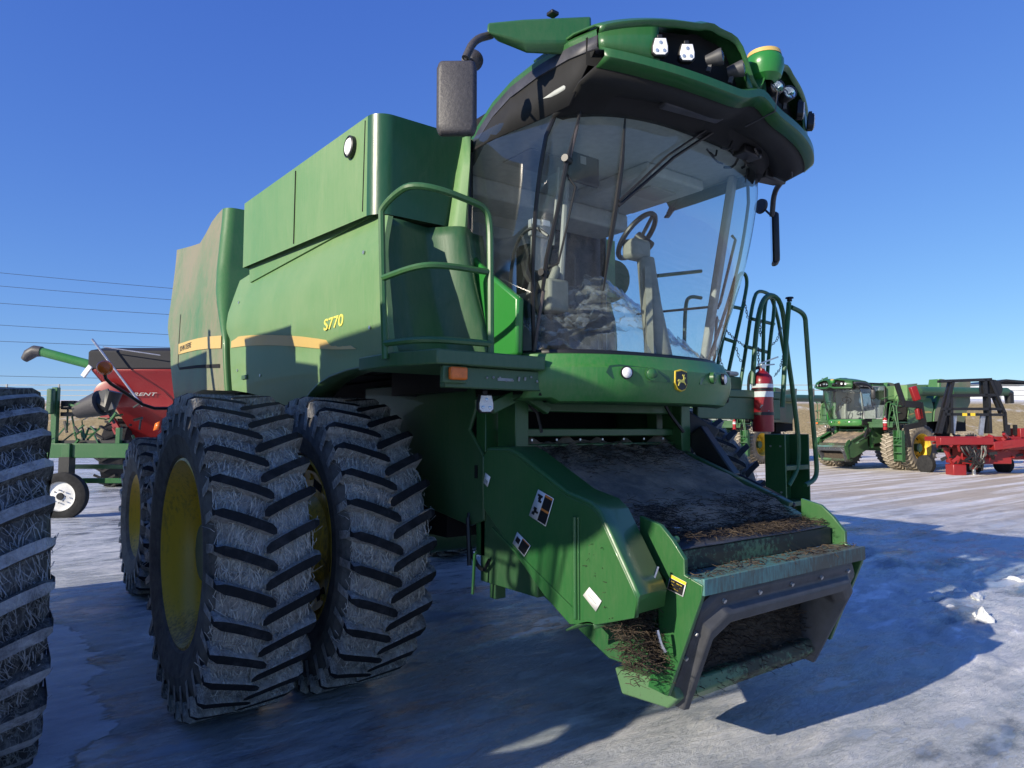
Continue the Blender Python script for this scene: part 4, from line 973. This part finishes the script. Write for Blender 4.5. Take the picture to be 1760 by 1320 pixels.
for z in (1.58, 1.2):
    for y in (-1.27, -1.18):
        mb = MB(); mb.cyl((1.999, y, z), (1.992, y, z), .009, n=6); mb.build('bolt', M['steel'], ladder)
mb = MB(); mb.bar((1.99, -1.31, .99), (1.99, -1.16, 1.02), .02, .03); mb.build('edge_plate', M['steel'], ladder)
YR = -1.25
def qr(pts, y=YR): return [Q(a, b, y=y) for a, b in pts]
rail('ladder_rail', [qr([(1345, 700), (1350, 600), (1356, 520)], -1.38), qr([(1360, 528), (1377, 536), (1384, 545), (1385, 560), (1395, 700), (1403, 790), (1404, 815), (1398, 826), (1384, 834)], -1.38),
                     qr([(1293, 660), (1300, 560), (1310, 515), (1326, 504), (1345, 522), (1352, 600), (1364, 680), (1373, 760), (1372, 805), (1355, 835)], -1.30)], .020, 'green')
mb = MB(); k_ = Q(1357, 518, y=-1.38); mb.lathe([(0, .02), (.02, .02), (.025, .035), (.035, .03), (.036, 0)], k_, (0, 0, 1), 14); mb.build('rail_knob', M['black'], root)
rail('platform_rail', [qr([(1229, 655), (1240, 590), (1267, 478), (1276, 467), (1284, 476), (1283, 500), (1256, 620), (1248, 660)], -.95),
                       qr([(1258, 527), (1273, 530)], -.95), qr([(1245, 582), (1263, 588)], -.95), qr([(1237, 633), (1256, 642)], -.95),
                       qr([(1268, 690), (1282, 600), (1295, 510), (1306, 498), (1330, 510), (1350, 620)], -1.0),
                       qr([(1311, 650), (1313, 520), (1323, 509), (1333, 516), (1322, 600), (1318, 660)], -1.15),
                       qr([(1280, 595), (1318, 605)], -1.05), qr([(1292, 548), (1330, 557)], -1.05),
                       qr([(1176, 600), (1178, 520), (1186, 509), (1205, 512)], -.80), qr([(1130, 474), (1205, 466)], -.75)], .016, 'green')
rail('grab_bar', [qr([(1226, 640), (1232, 545)], -1.0), qr([(1214, 608), (1226, 610)], -1.0)], .012, 'black')
def chain(pts, name='chain', y=-1.1):
    P_ = [Q(a, b, y=y) for a, b in pts]; mb = MB(); acc = []
    for a, b in zip(P_, P_[1:]):
        n = max(1, int((b - a).length / .022))
        for i in range(n): acc.append((a.lerp(b, i / n), (b - a).normalized()))
    for k, (p, d) in enumerate(acc):
        u = d.orthogonal().normalized(); u = u if k % 2 else d.cross(u)
        ringp = [p + d * (.016 * math.cos(t)) + u * (.008 * math.sin(t)) for t in [2 * math.pi * i / 8 for i in range(9)]]
        mb.tube(ringp, .003, 4, False)
    return mb.build(name, M['chain'], root)
chain([(1280, 518), (1285, 545), (1292, 552)]); chain([(1306, 545), (1307, 580)]); chain([(1303, 600), (1305, 650)]); chain([(1342, 565), (1335, 585), (1325, 595)])
chain([(1232, 545), (1245, 565), (1262, 582), (1280, 595)]); chain([(1266, 600), (1270, 615), (1276, 624)]); chain([(1232, 600), (1245, 640), (1262, 658), (1272, 668)]); chain([(1346, 612), (1340, 635), (1330, 648)])
# unloading auger along the far side, with spout
mb = MB(); mb.cyl((1.75, .42, 3.22), (1.80, .65, 3.30), .22); mb.cyl((1.80, .6, 3.30), (1.82, 6.6, 3.42), .19); mb.cyl((1.81, 2.6, 3.33), (1.81, 2.66, 3.33), .205); aug = mb.build('unloading_auger', M['green_dull'], root)
mb = MB(); mb.tube([(1.82, 6.5, 3.42), (1.82, 6.78, 3.36), (1.82, 6.82, 2.9)], [.19, .2, .17], 14); mb.build('spout', M['black'], aug)
for o in (base_tyre, rear_tyre): bpy.data.objects.remove(o)
SPLIT[0] = False
# ------------------------------------------------------------------ fire extinguisher
def extinguisher(lab_, grp=None):
    t = empty('fire_extinguisher', (0, 0, 0), 0, label=lab_, cat='fire extinguisher', group='fire extinguishers on the ladder platforms')
    mb = MB(); mb.lathe([(0, .001), (0, .078), (.01, .082), (.40, .082), (.44, .075), (.475, .045), (.49, .025), (.51, .022)], (0, 0, 0), (0, 0, 1), 28); mb.build('cylinder', M['redext'], t)
    mb = MB(); mb.lathe([(.13, .0825), (.13, .086), (.155, .086), (.155, .0825)], (0, 0, 0), (0, 0, 1), 28); mb.lathe([(.325, .0825), (.325, .086), (.345, .086), (.345, .0825)], (0, 0, 0), (0, 0, 1), 28); mb.bb(-.02, .02, .08, .12, 0, .45); mb.each('strap', M['black'], t)
    mb = MB(); mb.lathe([(.275, .0832), (.32, .0832)], (0, 0, 0), (0, 0, 1), 28); mb.lathe([(.35, .0832), (.38, .0832)], (0, 0, 0), (0, 0, 1), 28); mb.each('label_band', M['white'], t)
    mb = MB(); mb.add([(-.045, -.0715, .19), (-.03, -.079, .215), (.03, -.079, .165), (.02, -.082, .16)], [(0, 1, 2, 3)]); mb.build('label_mark', M['grey'], t)
    mb = MB(); mb.cyl((0, 0, .5), (0, 0, .54), .022); mb.bar((-.03, 0, .54), (.13, 0, .60), .02, .012); mb.bar((-.03, 0, .53), (.10, 0, .54), .02, .01); mb.cyl((0, -.02, .52), (0, -.045, .52), .018); mb.build('valve', M['steel'], t)
    mb = MB(); mb.tube([(-.02, 0, .52), (-.09, -.01, .49), (-.115, -.01, .40), (-.11, -.01, .2), (-.095, 0, .08)], [.012, .012, .012, .012, .016], 8, smoothn=2); mb.build('hose', M['black'], t)
    return t
ext = extinguisher('red fire extinguisher with white label bands strapped to the near combine beside its ladder')
ext.location = Q(1312, 742, y=-1.32); ext.rotation_euler = (0, 0, rad(-40))
# ------------------------------------------------------------------ debris
def sticks(name, label, cat, spots, n, L=(.03, .12), r=.0022, mat=('twig', 'twig2')):
    mb = MB()
    for _ in range(n):
        mb.cur = 0 if random.random() < .7 else 1
        p, up = spots(); a = random.random() * 6.283; l = random.uniform(*L); t = random.uniform(-.25, .35)
        d = Vector((math.cos(a), math.sin(a), t)).normalized() * l; p = Vector(p) + Vector((0, 0, up))
        mid = p + d * .5 + Vector((random.uniform(-.01, .01), random.uniform(-.01, .01), random.uniform(0, .01)))
        mb.tube([p, mid, p + d], random.uniform(.5, 1.3) * r, 3)
    ob = mb.build(name, [M[k] for k in mat]); return tag(ob, label, cat, kind='stuff')
def sp_top():
    if random.random() < .5:
        y = -1.17 - abs(random.gauss(0, .16)); x = random.uniform(-.62, .64)
    else: x = random.choice((random.gauss(.30, .22), random.gauss(-.45, .12), random.uniform(-.6, .65))); y = random.gauss(-2.14, .08); x = max(-.66, min(.66, x))
    y = max(-2.38, y)
    z = 1.60 - (y + 1.15) / (-.95) * .345 if y > -2.06 else max(1.162, 1.27 - (-2.06 - y) * .9)
    return (x, y, z), random.uniform(.012, .04)
sticks('crop_debris', 'dark crop stalks and chaff lying on the feeder house of the near combine', 'crop debris', sp_top, 3200, (.015, .09), .0016)
def sp_side(): t = random.random(); return (random.uniform(-.96, -.72), -2.12 - .22 * t + random.gauss(0, .03), 1.22 - .6 * t + random.gauss(0, .03)), 0
sticks('crop_debris', 'chaff packed in the gap between feeder shield and head plate', 'crop debris', sp_side, 3000, (.015, .08), .0017)
def sp_thr(): t = random.uniform(.40, .88); p = fpnt(random.uniform(-.54, .54), t, -.15 + max(0, t - .5) * .42 + random.uniform(0, .04)); return tuple(p), 0
sticks('crop_debris', 'broken stalks caught inside the feeder throat opening', 'crop debris', sp_thr, 1500, (.02, .09), .0018)
def sp_mat(): x = max(-.66, min(.66, random.gauss(.18, .26))); y = random.uniform(-2.40, -2.10); return (x, y, 1.168), random.uniform(0, .025)
sticks('crop_debris', 'clump of stalks heaped on the rubber mat of the feeder head', 'crop debris', sp_mat, 1300, (.015, .08), .0016)
def sp_led(): return (random.uniform(-.7, .7), random.uniform(-2.55, -2.41), 1.053), .003
sticks('crop_debris', 'bits of chaff scattered on the blue-green head ledge', 'crop debris', sp_led, 160, (.02, .08))
def sp_gr(): return (random.gauss(-.55, .5), random.gauss(-2.75, .25), 0.012), .004
sticks('crop_debris', 'stray stalks lying on the ice in front of the feeder house', 'crop debris', sp_gr, 120, (.03, .14))
# ------------------------------------------------------------------ ice lumps
M['crust'] = plain('snow_crust', (.58, .60, .60), .5, 0, .08, 30, .6)
def lump(px, py, h, wd, label):
    p = Q(px, py, z=.045); bm = bmesh.new(); sd_ = random.random() * 50
    for k in range(3):
        r = bmesh.ops.create_icosphere(bm, subdivisions=3, radius=1.0); ox = 0 if k == 0 else random.uniform(-1.3, 1.3) * wd; oy = 0 if k == 0 else random.uniform(-.5, .5) * wd; sc = 1 if k == 0 else random.uniform(.35, .6)
        for v in r['verts']:
            n_ = noise.noise(v.co * 1.7 + Vector((sd_ + k * 5, 0, 0))) * .55 + noise.noise(v.co * 5 + Vector((0, sd_, k))) * .22; c = v.co * (1 + n_)
            zz = max(-.2, c.z); zz = zz ** 1.0 if zz > 0 else zz
            tap = 1 - .55 * max(0, c.z) if h > .1 else 1
            v.co = Vector((c.x * wd * sc * tap + ox, c.y * wd * .55 * sc * tap + oy, zz * h * sc))
    me = bpy.data.meshes.new('ice_lump'); bm.to_mesh(me); bm.free(); me.materials.append(M['crust']); me.shade_smooth(); me.set_sharp_from_angle(angle=rad(28))
    o = link(bpy.data.objects.new('ice_lump', me)); o.location = (p.x, p.y, .035); o.rotation_euler = (0, 0, random.random() * 3)
    tag(o, label, 'ice lump', 'broken ice lumps on the yard')
lump(1605, 1033, .09, .14, 'flat sunlit ice lump left of the pointed shard on the right ice')
lump(1690, 1068, .12, .10, 'tall pointed ice shard standing in sunlight on the right')
lump(1640, 1050, .06, .10, 'small ice piece just left of the pointed shard')
lump(1650, 1022, .07, .13, 'cream coloured ice lump behind the pointed shard')
lump(1680, 1030, .06, .12, 'ice slab at the right rear of the pointed shard')
lump(1745, 1000, .06, .14, 'ice lump at the right edge of the photo')
# ------------------------------------------------------------------ copies of the combine
def muddy(o, mats):
    for ch in [x for x in bpy.data.objects if x.parent == o]:
        if ch.name.split('.')[0] == 'tyre':
            for i, mt in enumerate(mats): ch.material_slots[i].link = 'OBJECT'; ch.material_slots[i].material = M[mt]
        muddy(ch, mats)
INNER = ('protective_film', 'seat', 'display', 'monitor', 'monitor_post', 'armrest_console', 'chain', 'instrument_pod', 'wiper')
nb = copy_tree(root, None, ('straw', 'rear_hood', 'engine_bay', 'chain', 'unloading_auger', 'ladder', 'ladder_rail', 'platform_rail', 'rail_knob', 'grab_bar', 'platform', 'battery_box', 'drive_guard'))
tag(nb, 'neighbouring green combine at the left edge, of which a huge frosty tyre and lamp corner show', 'combine harvester', 'parked green combine harvesters')
nb['label'] = 'neighbouring green combine at the edge showing one huge frosty tyre'
root['group'] = 'parked green combine harvesters'
muddy(nb, ('frost', 'frost_dark', 'frost_dark', 'frost'))
NS = .945; nb.scale = (NS, NS, NS)
for ch in [x for x in bpy.data.objects if x.parent == nb and x.name.split('.')[0] == 'wheel']:
    ch.scale = Vector(ch.scale) / NS; ch.location.z = ch.location.z / NS; ch.location.x *= (1 + (1 / NS - 1) * .6)
al = rad(2.5)
tp = Vector((2.09 * (1 + (1 / NS - 1) * .6) * NS + .26, -.975, 0)); tgt = Vector((-3.03, -1.08, 0))
rt_ = Matrix.Rotation(al, 3, 'Z') @ tp; nb.location = tgt - rt_; nb.rotation_euler = (0, 0, al)
def place_far(px, D, face, lab_, ex=True):
    c = copy_tree(root, None, INNER); p = gp(px, D); c.location = p
    # face: angle of the nose from the direction towards the camera (deg, + turns its nose to the image left)
    tocam = (CAM - p); ang = math.atan2(tocam.y, tocam.x) + rad(90) + rad(face)
    c.rotation_euler = (0, 0, ang); c['label'] = lab_; muddy(c, ('mud', 'mud_dark', 'mud_dark', 'mud'))
    if ex:
        e = copy_tree(ext); R3 = Matrix.Rotation(ang, 3, 'Z'); e.location = p + R3 @ ext.location; e.rotation_euler = (0, 0, ang + rad(-40))
        e['label'] = 'tiny fire extinguisher on the ' + ('far combine with clean cab in the right background' if px > 1400 else 'far combine half hidden behind the near ladder')
    return c
far1 = place_far(1496, 30.5, -38, 'green combine with muddy dual tyres and long auger in the right background')
far2 = place_far(1240, 36.0, -36, 'green combine mostly hidden behind the ladder of the near combine')
# ------------------------------------------------------------------ background frame helper (u right, v deeper, z up)
def bgroot(name, px, D, **k): return empty(name, gp(px, D), -PHI, **k)
def pu(px, base_px, D): return (px - base_px) / F * D
def pz(py, D): return CAM.z + (HOR - py) / F * D
# red implement on the right
D = 26; b0 = 1680; R0 = bgroot('towed_implement', b0, D, label='red towed farm implement with black cage frame in the right background', cat='farm implement')
U = lambda px: pu(px, b0, D)
Z = lambda py: pz(py, D)
mb = MB(); t = .10
for a, b in (((1620, 655), (1706, 652)), ((1640, 655), (1614, 745)), ((1703, 652), (1726, 710)), ((1726, 708), (1727, 745)), ((1695, 652), (1695, 680)), ((1634, 680), (1712, 679)), ((1620, 703), (1724, 703)), ((1622, 712), (1726, 713)), ((1635, 680), (1634, 745)), ((1700, 680), (1700, 745)), ((1731, 730), (1731, 748)), ((1743, 730), (1743, 748))):
    for v in (0, .22):
        if v and a[1] > 700: continue
        mb.bar((U(a[0]), v, Z(a[1])), (U(b[0]), v, Z(b[1])), t, t)
mb.build('cage_frame', M['black'], R0)
mb = MB(); mb.bb(U(1600), U(1765), -.2, .5, Z(758), Z(750)); mb.bb(U(1600), U(1690), -.5, -.2, Z(764), Z(752)); mb.bb(U(1640), U(1760), -.3, 1.2, Z(772), Z(758)); mb.bar((U(1690), -.4, Z(766)), (U(1745), -.4, Z(760)), .2, .3); mb.bb(U(1650), U(1735), .0, 1.0, Z(797), Z(772)); mb.bar((U(1620), 0, Z(768)), (U(1635), 0, Z(802)), .12, .12); mb.bb(U(1745), U(1775), -.2, .6, Z(762), Z(736)); mb.bar((U(1750), 0, Z(745)), (U(1775), 0, Z(790)), .15, .2)
mb.bb(U(1735), U(1790), .2, 1.2, Z(790), Z(762)); mb.build('chassis', M['red'], R0, .02)
mb = MB(); mb.bb(U(1627), U(1650), -.25, .25, Z(817), Z(797)); mb.bb(U(1664), U(1674), -.1, .1, Z(806), Z(790)); mb.build('hitch_foot', M['red'], R0, .04)
mb = MB(); mb.cyl((U(1669), 0, Z(822)), (U(1669), 0, Z(800)), .06); mb.build('jack_leg', M['steel'], R0)
mb = MB(); mb.bar((U(1638), .1, Z(745)), (U(1643), .1, Z(710)), .08, .16); mb.bar((U(1686), .1, Z(748)), (U(1692), .1, Z(712)), .08, .16); mb.each('side_post', M['steel'], R0)
mb = MB(); mb.bb(U(1652), U(1660), -.06, 0, Z(715), Z(710)); mb.bb(U(1666), U(1674), -.06, 0, Z(715), Z(710)); mb.each('label', M['labelyellow'], R0)
mb = MB()
for k in range(14): mb.tube([(U(random.uniform(1635, 1680)), -.4, Z(random.uniform(762, 775))), (U(random.uniform(1635, 1680)), -.5, Z(random.uniform(778, 800))), (U(random.uniform(1640, 1676)), -.3, Z(random.uniform(785, 810)))], .035, 5, smoothn=2)
mb.cyl((U(1712), .1, Z(668)), (U(1712), .4, Z(668)), .35); mb.each('hose', M['black'], R0)
for nm_, mt_, cnt in (('bracket', 'red', 34), ('linkage', 'black', 26)):
    mb = MB()
    for k in range(cnt):
        a = Vector((U(random.uniform(1603, 1765)), random.uniform(-.55, .5), Z(random.uniform(748, 785)))); d = Vector((random.uniform(-.35, .35), random.uniform(-.2, .2), random.uniform(-.25, .25)))
        mb.bar(a, a + d, random.uniform(.04, .10), random.uniform(.04, .12))
    mb.each(nm_, M[mt_], R0)
mb = MB(); mb.bar((U(1601), 1.2, Z(661)), (U(1609), 1.2, Z(686)), .2, .25); mb.bar((U(1610), 1.2, Z(700)), (U(1613), 1.2, Z(720)), .2, .22); mb.build('marker_arm', M['red'], R0, .03)
mb = MB(); mb.bar((U(1573), 1.2, Z(655)), (U(1585), 1.2, Z(695)), .15, .15); mb.bar((U(1585), 1.2, Z(692)), (U(1612), 1.2, Z(694)), .25, .25); mb.bar((U(1612), 1.2, Z(690)), (U(1618), 1.2, Z(730)), .2, .2); mb.bar((U(1585), 1.2, Z(735)), (U(1618), 1.2, Z(728)), .15, .2); mb.bar((U(1588), 1.2, Z(735)), (U(1592), 1.2, Z(770)), .12, .12); mb.build('folding_arm', M['black'], R0)
mb = MB()
for x in (1615, 1700, 1755):
    mb.lathe([(-.12, .001), (-.12, .28), (-.09, .36), (.09, .36), (.12, .28), (.12, .001)], (U(x) + .3, 1.5, .36), (1, .35, 0), 24)
mb.each('wheel', M['plain_tyre'], R0)
# red grain cart on the left
D = 20; b0 = 235; C0 = bgroot('grain_cart', b0, D, label='red grain cart with black tarp top behind the near combine on the left', cat='grain cart')
mb = MB()
def loftbox(mb, secs):
    vs = [p for s in secs for p in s]; n = 4
    mb.add(vs, [(k * n + i, k * n + (i + 1) % n, (k + 1) * n + (i + 1) % n, (k + 1) * n + i) for k in range(len(secs) - 1) for i in range(n)] + [tuple(range(n)), tuple((len(secs) - 1) * n + i for i in range(n))])
def rect(x0, x1, v0, v1, z): return [(x0, v0, z), (x1, v0, z), (x1, v1, z), (x0, v1, z)]
loftbox(mb, [rect(U(205), U(340), .9, 2.4, Z(755)), rect(U(200), U(350), -.1, 2.9, Z(700)), rect(U(192), U(366), -.2, 3.4, Z(672)), rect(U(176), U(380), -.6, 3.8, Z(640)), rect(U(176), U(380), -.6, 3.8, Z(637))]); cart = mb.build('hopper', M['red'], C0, .03, 25)
mb = MB(); loftbox(mb, [rect(U(170), U(382), -.62, 3.82, Z(638)), rect(U(170), U(382), -.62, 3.82, Z(606)), rect(U(176), U(378), -.1, 3.2, Z(598)), rect(U(190), U(370), 1, 2.2, Z(595))]); mb.build('tarp', M['tarp'], C0, .05, 30)
text('BRENT', 'brand_name', M['grey'], C0, (U(226), -.24, Z(681)), (rad(90), 0, 0), .13, .004, .3, 2.0)
mb = MB(); mb.bar((U(163), -.62, Z(650)), (U(176), -.62, Z(632)), .06, .14); mb.build('end_plate', M['rimwhite'], C0, .02)
mb = MB(); mb.tube([(U(190), -1.0, Z(590)), (U(277), -1.0, Z(700))], .03, 6); mb.tube([(U(205), -.9, Z(602)), (U(300), -.9, Z(616))], .015, 5); mb.build('tarp_crank', M['steel'], C0)
mb = MB(); mb.lathe([(-.35, .5), (-.38, .8), (-.3, 1.0), (.3, 1.0), (.38, .8), (.35, .5)], (U(178), 1.0, 1.0), (1, .25, 0), 32)
for k in range(20):
    a = k * 6.283 / 20
    for s_ in (-1, 1): mb.bar((U(178) + s_ * .32, 1.0 + 1.0 * math.cos(a), 1.0 + 1.0 * math.sin(a)), (U(178), 1.0 + 1.03 * math.cos(a + .18), 1.0 + 1.03 * math.sin(a + .18)), .08, .06)
mb.build('wheel', M['plain_tyre'], C0)
mb = MB(); mb.bb(U(162), U(178), .3, .5, Z(717), Z(713)); mb.bar((U(196), -.2, Z(714)), (U(212), -.2, Z(740)), .1, .15); mb.bar((U(205), -.2, Z(735)), (U(215), -.2, Z(755)), .1, .12); mb.each('drive_bracket', M['red'], C0)
mb = MB(); mb.lathe([(0, .001), (0, .38), (.1, .38), (.12, .3), (.12, .001)], (U(200), -.4, Z(680)), (0, -1, 0), 24); mb.build('gear_cover', M['red'], C0)
mb = MB(); mb.add([(U(277), -.3, Z(728)), (U(285), -.3, Z(724)), (U(283), -.3, Z(738)), (U(274), -.3, Z(740))], [(0, 1, 2, 3)]); mb.build('reflector', M['orange'], C0, solid=.02)
# auger tube behind the cart
D = 26; b0 = 150; A0 = bgroot('grain_auger', b0, D, label='green auger tube with dark spout sticking up behind the red cart', cat='auger')
mb = MB(); mb.tube([(U(66), 0, Z(604)), (U(250), 1, Z(655))], .17, 16); mb.build('tube', M['green_far'], A0)
mb = MB(); mb.tube([(U(68), 0, Z(604)), (U(56), 0, Z(603)), (U(46), 0, Z(609)), (U(38), 0, Z(618))], [.19, .22, .21, .13], 12); mb.build('spout', M['mirror_shell'], A0)
mb = MB(); mb.bar((U(215), .8, 0), (U(215), .8, Z(650)), .2, .2); mb.bar((U(245), 1, 0), (U(245), 1, Z(655)), .2, .2); mb.build('stand', M['green_far'], A0)
# green planter frame
D = 13.6; b0 = 150; G0 = bgroot('planter_frame', b0, D, label='green planter toolbar with white-rimmed wheel between the two near combines', cat='planter')
mb = MB(); mb.bb(U(70), U(235), 0, .18, Z(787), Z(762)); mb.bb(U(70), U(235), .3, .4, Z(832), Z(823)); mb.bb(U(82), U(92), .1, .2, Z(765), Z(665)); mb.bb(U(112), U(126), -.06, .0, Z(845), Z(762)); mb.bb(U(90), U(210), .5, .6, Z(808), Z(800)); mb.bar((U(92), .3, Z(760)), (U(130), .3, Z(730)), .03, .03); mb.bar((U(100), .3, Z(740)), (U(100), .3, Z(700)), .03, .03); mb.bar((U(118), .3, Z(760)), (U(108), .3, Z(715)), .03, .03)
mb.bb(U(195), U(203), .1, .2, Z(765), Z(735)); mb.build('toolbar', M['green'], G0, .01)
mb = MB(); mb.lathe([(-.09, .27), (-.11, .36), (-.08, .45), (.08, .45), (.11, .36), (.09, .27)], (U(122), -.15, .45), (.12, -1, 0), 36); gw = mb.build('tyre', M['plain_tyre'], G0)
mb = MB(); mb.lathe([(.10, .28), (.06, .26), (.05, .20), (.08, .12), (.08, .001)], (U(122), -.15, .45), (.12, -1, 0), 36); rimw = mb.build('rim', M['rimwhite'], G0)
mb = MB(); mb.lathe([(.082, .07), (.11, .06), (.11, .001)], (U(122), -.15, .45), (.12, -1, 0), 20)
for k in range(8): a = k * .785; mb.cyl((U(122) + .12 * math.cos(a), -.24, .45 + .12 * math.sin(a)), (U(122) + .12 * math.cos(a), -.26, .45 + .12 * math.sin(a)), .012, n=6)
mb.build('hub', M['black'], G0)
mb = MB(); mb.bb(U(93), U(116), .2, .5, Z(715), Z(708)); mb.bb(U(93), U(116), .2, .5, Z(703), Z(688)); mb.bb(U(110), U(128), -.1, .1, Z(815), Z(785)); mb.tube([(U(150), .2, Z(685)), (U(178), .2, Z(700)), (U(185), .2, Z(672))], .16, 10); mb.bb(U(90), U(210), .2, .3, Z(762), Z(757)); mb.build('drive_unit', M['black'], G0)
mb = MB(); mb.tube([(U(118), .3, Z(705)), (U(165), .2, Z(692))], [.16, .26], 16); mb.build('fan_housing', M['mirror_shell'], G0)
mb = MB(); mb.bar((U(172), .1, Z(670)), (U(184), .1, Z(705)), .05, .18); mb.build('strap', M['boot'], G0)
mb = MB(); mb.lathe([(-.15, .25), (-.15, .4), (.15, .4), (.15, .25)], (U(175), 1.5, .45), (1, .1, 0), 24); mb.lathe([(-.15, .25), (-.15, .4), (.15, .4), (.15, .25)], (U(225), 1.5, .45), (1, .1, 0), 24); mb.each('gauge_wheel', M['plain_tyre'], G0)
mb = MB(); mb.box((U(87), .0, Z(690)), (.12, .12, .5)); mb.build('hopper', M['green_dull'], G0, .03)
for nm_, mt_, cnt in (('bracket', 'green', 26), ('linkage', 'black', 22), ('rod', 'steel', 6)):
    mb = MB()
    for k in range(cnt):
        a = Vector((U(random.uniform(88, 205)), random.uniform(.1, .9), Z(random.uniform(690, 765)))); d = Vector((random.uniform(-.22, .22), random.uniform(-.1, .1), random.uniform(-.30, .12)))
        mb.bar(a, a + d, random.uniform(.015, .05), random.uniform(.015, .05))
    mb.each(nm_, M[mt_], G0)
# ------------------------------------------------------------------ berm, fence, power line
bm_ = MB(); rows = []
prof = [(60, -.2), (63, .9), (67, 2.4), (71, 3.8), (74, 4.6), (77, 5.0), (90, 5.1), (150, 5.1)]
for d, z in prof:
    r = []
    for i in range(121):
        u = -110 + 220 * i / 120; nz = noise.fractal(Vector((u * .12, d * .2, 0)), 1, 2, 4) * (.5 if z > .5 else 0)
        p = CAM + FH * (d + nz * 2) + RT * u; r.append((p.x, p.y, z + nz * .5))
    rows.append(r)
bm_.grid(rows)
m = MT('dry_grass'); n1 = m.noise(.35, 8, .7); n2 = m.noise(5, 8, .8, (1, 1, .4)); ps = m.n('ShaderNodeSeparateXYZ'); m.l(m.coord(), ps.inputs[0])
hz = m.n('ShaderNodeMapRange'); hz.inputs[1].default_value = 4.3; hz.inputs[2].default_value = 4.9; m.l(ps.outputs[2], hz.inputs[0])
c = m.mix(m.ramp(n2, .35, .65), (.19, .14, .055), (.50, .39, .20)); c = m.mix(m.math('MAXIMUM', m.math('MULTIPLY', m.ramp(n1, .56, .66), .6), hz.outputs[0]), c, (.72, .73, .75)); m.bump(n2, .8, .2)
tag(bm_.build('embankment', m.set(c, .95)), kind='structure')
D = 80; b0 = 880; mb = MB(); FR = bgroot('pipe_fence', b0, D, label='long pale pipe rail fence along the top of the snowy embankment', cat='fence')
u0 = -100
for z in (5.6, 6.2, 6.8): mb.bar((u0, 0, z), (100, 0, z), .07, .09)
mb.build('rails', M['grey'], FR)
for k in range(34):
    mb = MB(); mb.bb(u0 + k * 6 - .08, u0 + k * 6 + .08, -.08, .08, 5.0, 6.9); mb.build('post', M['grey'], FR)
D = 120; b0 = 1740; SH = bgroot('shed', b0, D, label='low dark-roofed shed beyond the fence at the far right', cat='shed')
mb = MB(); mb.bb(-8, 14, 0, 8, 5, Z(664)); mb.build('wall', M['rimwhite'], SH)
mb = MB(); mb.prism([(U(1685), Z(663)), (U(1728), Z(655)), (U(1800), Z(660)), (U(1800), Z(658)), (U(1728), Z(652)), (U(1685), Z(661))], 1, -.5, 8.5); mb.build('roof', M['black'], SH)
D = 70; b0 = 520; PW = bgroot('utility_pole', b0, D, label='wooden utility pole behind the near combine carrying the overhead wires', cat='utility pole')
mb = MB(); mb.cyl((0, 0, 0), (0, 0, 22), .22, .14); 
mb.build('pole', M['concrete'], PW)
hts = []
lines = [((0, 462), (290, 490)), ((0, 485), (290, 510)), ((0, 515), (290, 536)), ((0, 553), (290, 571)), ((0, 581), (290, 593)), ((0, 641), (160, 645))]
mb = MB()
for (xa, ya), (xb, yb) in lines:
    y5 = ya + (yb - ya) / (xb - xa) * (b0 - xa); z1 = pz(y5, 70); mb.bar((-1, 0, z1), (1, 0, z1), .12, .12)
mb.each('crossarm', M['concrete'], PW)
for (xa, ya), (xb, yb) in lines:
    y5 = ya + (yb - ya) / (xb - xa) * (b0 - xa); y0 = ya - (yb - ya) / (xb - xa) * 500
    mb = MB(); A_ = gp(-500, 70, pz(y0, 70)); B_ = gp(b0, 70, pz(y5, 70)); pts = []
    for i in range(13): t = i / 12; p = A_.lerp(B_, t); p.z -= 1.0 * 4 * t * (1 - t) * .3; pts.append(p)
    mb.tube(pts, .022, 4); w_ = mb.build('power_line', M['wire'])
    nth = ['highest', 'second highest', 'third highest', 'fourth highest', 'fifth highest', 'lowest'][lines.index(((xa, ya), (xb, yb)))]
    tag(w_, nth + ' of the overhead wires crossing the left sky', 'power line', 'overhead wires in the left sky')
